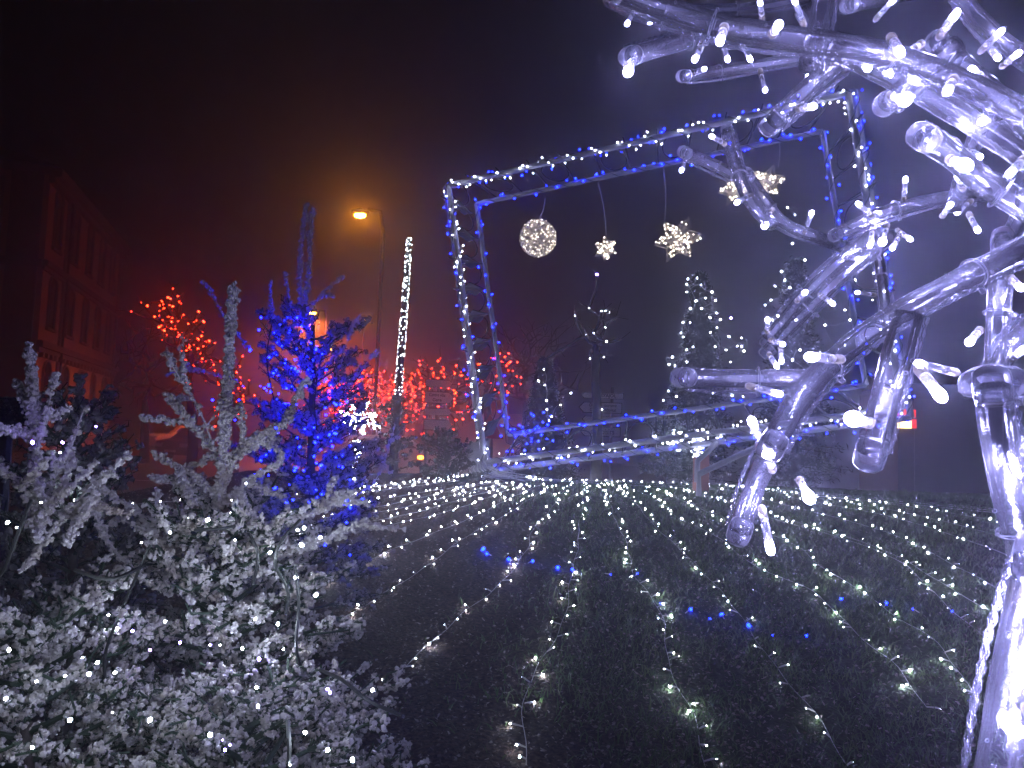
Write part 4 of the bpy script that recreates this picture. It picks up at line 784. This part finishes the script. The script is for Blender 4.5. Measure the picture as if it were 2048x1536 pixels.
# van at right
def van():
    d = 12.5; k = d / FPX; b = P(1790, 900, d); r = tag(link('parked_van', None, None, (b[0] + .05, d, -.12)), 'dark parked van with lit red and yellow tail lamp, behind the clear sculpture', 'van'); r.rotation_euler.z = R(-8)
    def pt(mb, name, m, par=r, s=False): return link(name, mesh_np(name, np.concatenate(mb.v), mb.f, m, mb.m, s), par)
    zt = P(1900, 770, d)[2] + .12; g = MB(); g.prism([(0, .35), (5.0, .35), (5.2, .6), (5.15, 1.15), (4.45, 1.35), (3.9, zt), (.05, zt), (0, zt - .1)], 0, 2.0); pt(g, 'body', mat('van_paint', (.045, .045, .06), .35))
    for x0, x1 in ((.25, 1.5), (1.62, 2.85)): g = MB(); g.prism([(x0, .55), (x1, .55), (x1, zt - .25), (x0, zt - .25)], -.02, -.002); pt(g, 'side_panel', mat('van_panel', (.07, .07, .09), .3))
    g = MB(); g.prism([(3.0, 1.4), (4.3, 1.4), (3.8, zt - .2), (3.0, zt - .2)], -.022, -.002); pt(g, 'side_window', M_glass)
    for x_ in (.95, 4.1): w_ = MB(); w_.tube([(x_, -.04, .36), (x_, .22, .36)], .36, 20); wh = pt(w_, 'wheel', mat('tyre', (.015, .015, .015), .8)); w2 = MB(); w2.tube([(x_, -.05, .36), (x_, -.02, .36)], .2, 12); pt(w2, 'rim', M_steel, wh)
    g = MB(); g.box((.15, -.05, .62), (3.4, -.021, .72)); pt(g, 'side_rail', mat('rub_strip', (.3, .1, .08), .5))
    zl = P(1806, 828, d)[2] + .12; zl2 = P(1806, 846, d)[2] + .12
    g = MB(); g.box((-.02, -.06, zl - .055), (.26, -.004, zl + .075)); pt(g, 'tail_light', glow('tail_red_lit', (1, .03, .03), .9))
    g = MB(); g.box((-.02, -.06, zl2 - .085), (.19, -.004, zl2 + .065)); pt(g, 'tail_light', glow('tail_yellow_lit', (1, .62, .22), 5))
    g = MB(); g.box((.192, -.06, zl2 - .085), (.27, -.004, zl2 + .065)); pt(g, 'tail_light', glow('tail_red_lit', (1, .03, .03), .9))
van()

# ------------------------------------------------------------------ clear acrylic light sculpture close to the camera
ACR = clear_mat('acrylic', (.975, .975, .985), .005, .075); ACR2 = clear_mat('clear_cable', (.94, .94, .96), .03, .14, .25); CAP = clear_mat('frosted_cap', (.92, .92, .95), .03, .14, .3)
HOLD = clear_mat('bulb_sleeve', (.95, .95, .95), .16, .30, .3); SOCK = clear_mat('bulb_socket', (.9, .85, .7), .25, .4, .4)
for nm_, c_ in (('bulb_socket', (.8, .74, .55)),):
    for n_ in SOCK.node_tree.nodes:
        if n_.type in ('BSDF_DIFFUSE', 'BSDF_TRANSLUCENT'): n_.inputs[0].default_value = (*c_, 1)
random.seed(21); rng = np.random.default_rng(21)
org = P(2000, 760, .55); sc_ = root('light_sculpture', org, 'clear acrylic tube snowflake sculpture wrapped in bright white bulbs, filling the right', 'light sculpture')
TD = .0215
TUB = [
 ([(1225, -25), (1400, 45), (1560, 75), (1750, 100), (1900, 150), (2070, 235)], 50), ([(1225, 0), (1330, 40), (1450, 62), (1560, 55)], 28),
 ([(1262, 112), (1340, 90), (1480, 48)], 36), ([(1368, 152), (1450, 140), (1640, 112)], 24), ([(1545, 246), (1620, 170), (1700, 105)], 40),
 ([(1650, -25), (1640, 40), (1618, 130)], 44), ([(1640, 85), (1800, 160), (1930, 235), (2070, 330)], 46), ([(1775, 205), (1850, 140), (1915, 90)], 44),
 ([(1880, 90), (1980, 180), (2075, 270)], 44), ([(1370, 305), (1420, 325), (1472, 352)], 24), ([(1455, 265), (1466, 320), (1500, 410), (1545, 450)], 26),
 ([(1495, 350), (1530, 400), (1562, 447), (1620, 470), (1690, 492)], 24), ([(1675, 468), (1750, 430), (1850, 400), (1975, 385)], 27),
 ([(1535, 680), (1600, 600), (1680, 520), (1765, 455)], 26), ([(1535, 702), (1610, 625), (1690, 545), (1785, 470)], 26), ([(1368, 755), (1480, 757), (1610, 757)], 37),
 ([(1545, 890), (1600, 785), (1700, 690), (1780, 635), (1900, 570), (2075, 480)], 48), ([(1742, 905), (1780, 760), (1818, 625)], 58),
 ([(1480, 1062), (1510, 970), (1545, 895)], 42), ([(1985, 775), (2000, 900), (2035, 1050), (2070, 1180)], 66), ([(2005, 480), (1995, 620), (1990, 760)], 40),
 ([(1848, 275), (1905, 310), (1970, 370), (2075, 430)], 50), ([(2075, 1120), (2035, 1300), (1990, 1570)], 80), ([(1752, 480), (1765, 560), (1775, 650)], 20),
 ([(1960, 250), (1930, 330), (1905, 420)], 30), ([(2060, 380), (2020, 480), (1960, 570)], 36), ([(1690, 120), (1640, 90), (1600, 20)], 30), ([(2075, 640), (2010, 700), (1985, 775)], 40), ([(2075, 800), (2010, 785), (1930, 780)], 36), ([(1700, 10), (1800, -10), (1900, -30)], 30), ([(1250, -10), (1330, 20), (1500, 20), (1620, -5)], 22), ([(1905, -25), (1975, 60), (2070, 130)], 34),
]
TUBE_PX = []
for pts, wpx in TUB:
    for (xa, ya), (xb, yb) in zip(pts[:-1], pts[1:]):
        for f_ in np.linspace(0, 1, 12): TUBE_PX.append((xa * (1 - f_) + xb * f_, ya * (1 - f_) + yb * f_, FPX * TD / wpx))
    d = FPX * TD / wpx; d0 = d; w3 = [P(x, y, d * (1 + .03 * math.sin(k * 2.0 + wpx))) for k, (x, y) in enumerate(pts)]; q = resample(smooth_pts(w3, 2), .012)
    mb = MB(); rr = TD / 2 * (1 + .03 * np.sin(np.arange(len(q)) * 1.3)); mb.tube(q, rr, 16); tb = child(mb, 'tube', ACR, sc_, True)
    mb = MB(); mb.tube(q, TD * .33, 12, caps=True); child_ = link('tube_core', mesh_np('tube_core', np.concatenate(mb.v) - PARLOC[sc_.name], mb.f, ACR, mb.m, True), tb)
    # rounded end cap
    dr = q[0] - q[1]; dr /= np.linalg.norm(dr); mb = MB(); mb.tube([q[0] - dr * .010, q[0] - dr * .004, q[0] + dr * .004, q[0] + dr * .010, q[0] + dr * .0135], np.array((.0110, .0118, .0118, .0112, .0085)), 14); link('end_cap', mesh_np('end_cap', np.concatenate(mb.v) - PARLOC[sc_.name], mb.f, CAP, mb.m, True), tb)
    # twisted pair of clear cables running along
    L_ = len(q); t = np.gradient(q, axis=0); t /= np.linalg.norm(t, axis=1)[:, None]; up = np.cross(t, np.array((0, 1.0, 0))); up /= np.linalg.norm(up, axis=1)[:, None]; fw = np.cross(up, t); sgn = random.choice((-1, 1))
    qq = resample(q, .004); n2 = len(qq); ip = np.linspace(0, L_ - 1, n2); U = np.stack([np.interp(ip, np.arange(L_), up[:, i]) for i in range(3)], 1); Fv = np.stack([np.interp(ip, np.arange(L_), fw[:, i]) for i in range(3)], 1); s = np.arange(n2) * .004
    base = qq + (U * sgn * (TD / 2 + .0032 + .0015 * np.sin(s * 22)[:, None])) + Fv * (.004 * np.sin(s * 14)[:, None])
    cbm = MB()
    for ph in (0, math.pi): cbm.tube(base + .0014 * (np.cos(s * 330 + ph)[:, None] * U + np.sin(s * 330 + ph)[:, None] * Fv), .0013, 5, caps=False)
    child(cbm, 'cable', ACR2, sc_, True)
    # water drops clinging to the tube, and cable ties
    dm = MB(); nd = int(len(q) * .9)
    pos = []
    for k in range(nd):
        j = random.randrange(1, len(q) - 1); a = random.uniform(0, 6.28); pos.append(q[j] + (TD / 2 + .0002) * (math.cos(a) * up[j] + math.sin(a) * fw[j]) + t[j] * random.uniform(-.006, .006))
    V, F = blobs(np.array(pos), rng.uniform(.0006, .0019, nd), .05); o = child_np(V, F, 'water_drops', CAP, sc_, None, True); o['kind'] = 'stuff'
    for j in range(8, len(q) - 3, 13):
        tm = MB(); th = np.linspace(0, 2 * np.pi, 17); tm.tube([q[j] + (TD / 2 + .0022) * (math.cos(a) * up[j] + math.sin(a) * fw[j]) for a in th], .0014, 5, caps=False); tm.tube([q[j] + up[j] * sgn * (TD / 2 + .002), q[j] + up[j] * sgn * (TD / 2 + .010)], .0028, 6); child(tm, 'cable_tie', CAP, sc_, True)
LEDS = [  # tip x, y, base x, y, size
 (1255, 47, 1271, 14, 1), (1300, 45, 1327, 24, 1), (1257, 142, 1272, 112, 2), (1390, 118, 1406, 86, 1), (1440, 82, 1448, 55, 1), (1455, 118, 1441, 72, 1), (1500, 118, 1478, 78, 1), (1408, 138, 1385, 146, 1), (1530, 180, 1520, 140, 1), (1557, 50, 1545, 68, 1), (1590, 3, 1608, 50, 1), (1520, 5, 1525, 38, 1), (1785, 2, 1752, 38, 1), (1618, 155, 1612, 118, 2), (1695, 112, 1668, 128, 1), (1735, 135, 1722, 118, 1), (1777, 147, 1758, 130, 1), (1800, 105, 1782, 74, 1), (1818, 105, 1842, 88, 1), (1807, 200, 1780, 190, 2), (1910, 30, 1880, 72, 1), (2000, 65, 1962, 102, 1), (2035, 108, 2005, 132, 1), (1995, 115, 1975, 90, 1), (1945, 140, 1968, 162, 1), (1895, 182, 1907, 158, 1), (1965, 243, 2008, 230, 1), (1625, 213, 1597, 217, 1), (1424, 273, 1449, 288, 1), (1363, 340, 1374, 310, 1), (1474, 405, 1501, 390, 1), (1530, 450, 1545, 418, 2), (1623, 427, 1609, 466, 1), (1811, 360, 1808, 402, 1), (1717, 408, 1747, 434, 1), (1757, 420, 1768, 442, 1), (1928, 330, 1900, 318, 2), (1960, 313, 1938, 300, 1), (1915, 353, 1926, 378, 1), (2020, 347, 2048, 318, 1), (1900, 410, 1885, 432, 1), (1915, 425, 1942, 402, 1), (1955, 460, 1938, 428, 1), (1765, 483, 1775, 450, 2), (1785, 496, 1800, 470, 1), (1740, 490, 1746, 455, 1), (1820, 478, 1795, 460, 1), (1717, 518, 1690, 514, 1), (1820, 598, 1772, 625, 1.6), (1905, 588, 1962, 556, 1.4), (1665, 607, 1640, 590, 1), (1610, 585, 1594, 602, 1), (1535, 640, 1535, 664, 1), (1565, 688, 1541, 680, 1), (1563, 722, 1561, 694, 1), (1553, 732, 1538, 708, 1), (1715, 585, 1750, 590, 1), (1623, 714, 1682, 719, 1.6), (1555, 787, 1498, 772, 1.2), (1940, 683, 1960, 660, 1.6), (1840, 728, 1912, 745, 1.5), (1878, 788, 1838, 738, 1.5), (1708, 838, 1738, 846, 2.2), (1505, 845, 1526, 893, 1.3), (1537, 912, 1545, 940, 2), (1617, 993, 1600, 960, 2.2), (1540, 1095, 1524, 1018, 1.3), (2040, 1140, 2062, 1120, 2), (2040, 575, 2018, 552, 1), (2045, 700, 2020, 720, 1), (2110, 1230, 2085, 1200, 2), (2095, 1400, 2060, 1420, 2), (2120, 1520, 2080, 1530, 2), (2105, 960, 2060, 980, 2), (2100, 380, 2070, 420, 2), (2105, 180, 2070, 230, 2), (2030, 1460, 2012, 1440, 1.2), (2140, 1320, 2100, 1330, 2)] + [(2066 + 9 * (k % 3), 560 + 75 * k, 2085, 575 + 75 * k, 1.2) for k in range(14)]  # bulbs past the right view edge are unseen, added to brighten the mist
for x, y, bx, by, s in LEDS:
    d = .55 if s > 1.25 else (.62 if math.hypot(x - bx, y - by) > 45 else .85); r_ = .0042 * (1.0 if s <= 1.3 else 1.0); d = d * (1 if s < 1.9 else .92)
    tp_ = np.array(TUBE_PX); k_ = np.argmin(np.hypot(tp_[:, 0] - bx, tp_[:, 1] - by)); d = tp_[k_, 2]; lenpx = math.hypot(x - bx, y - by); d = min(d, FPX * .034 / max(lenpx, 20) * 1.15) if lenpx > 45 else d
    tip = P(x, y, d * .97 - .012); bs = P(bx, by, d * 1.0 - .008); dr = tip - bs; L_ = np.linalg.norm(dr); dr /= L_; L_ = max(L_, .016); bs = tip - dr * L_
    mb = MB(); mb.tube([bs + dr * L_ * .28, bs + dr * L_ * .4, tip - dr * .001], [.0036, .0042, .0040], 10); h = child(mb, 'bulb_sleeve', HOLD, sc_, True)
    mb = MB(); mb.tube([bs - dr * .004, bs, bs + dr * L_ * .28], [.0025, .0045, .0042], 10); link('bulb_socket', mesh_np('bulb_socket', np.concatenate(mb.v) - PARLOC[sc_.name], mb.f, SOCK, mb.m, True), h)
    bo_ = bulb(sc_, tip + dr * .001, .0037 * (1 if s < 1.3 else 1.25 if s < 1.9 else 1.7), NEAR_LED); bo_.rotation_euler = Vector(dr).to_track_quat('Z', 'Y').to_euler(); bo_.scale = (bo_.scale[0], bo_.scale[1], bo_.scale[2] * 1.25)
# round connector hub
mb = MB(); c = P(1990, 772, .56)
for k, (dz, rr) in enumerate(((.012, .013), (.008, .027), (.004, .030), (-.004, .030), (-.008, .026))): pass
mb.tube([c + (0, 0, .014), c + (0, 0, .009), c + (0, 0, .004), c - (0, 0, .004), c - (0, 0, .008)], [.014, .022, .024, .024, .018], 20); child(mb, 'connector_hub', CAP, sc_, True)

# ------------------------------------------------------------------ haze
hm = bpy.data.materials.new('haze'); hm.use_nodes = True; n = hm.node_tree; n.nodes.clear(); o_ = n.nodes.new('ShaderNodeOutputMaterial'); pvn = n.nodes.new('ShaderNodeVolumePrincipled')
pvn.inputs['Color'].default_value = (.88, .88, .95, 1); pvn.inputs['Density'].default_value = .022; pvn.inputs['Anisotropy'].default_value = .87; n.links.new(pvn.outputs[0], o_.inputs['Volume'])
hb = MB(); hb.box((-60, -8, -1.2), (60, 130, 22)); hz = hb.build('haze', hm); hz['kind'] = 'stuff'; hz['label'] = 'thin night mist glowing round the lights'; hz['category'] = 'haze'
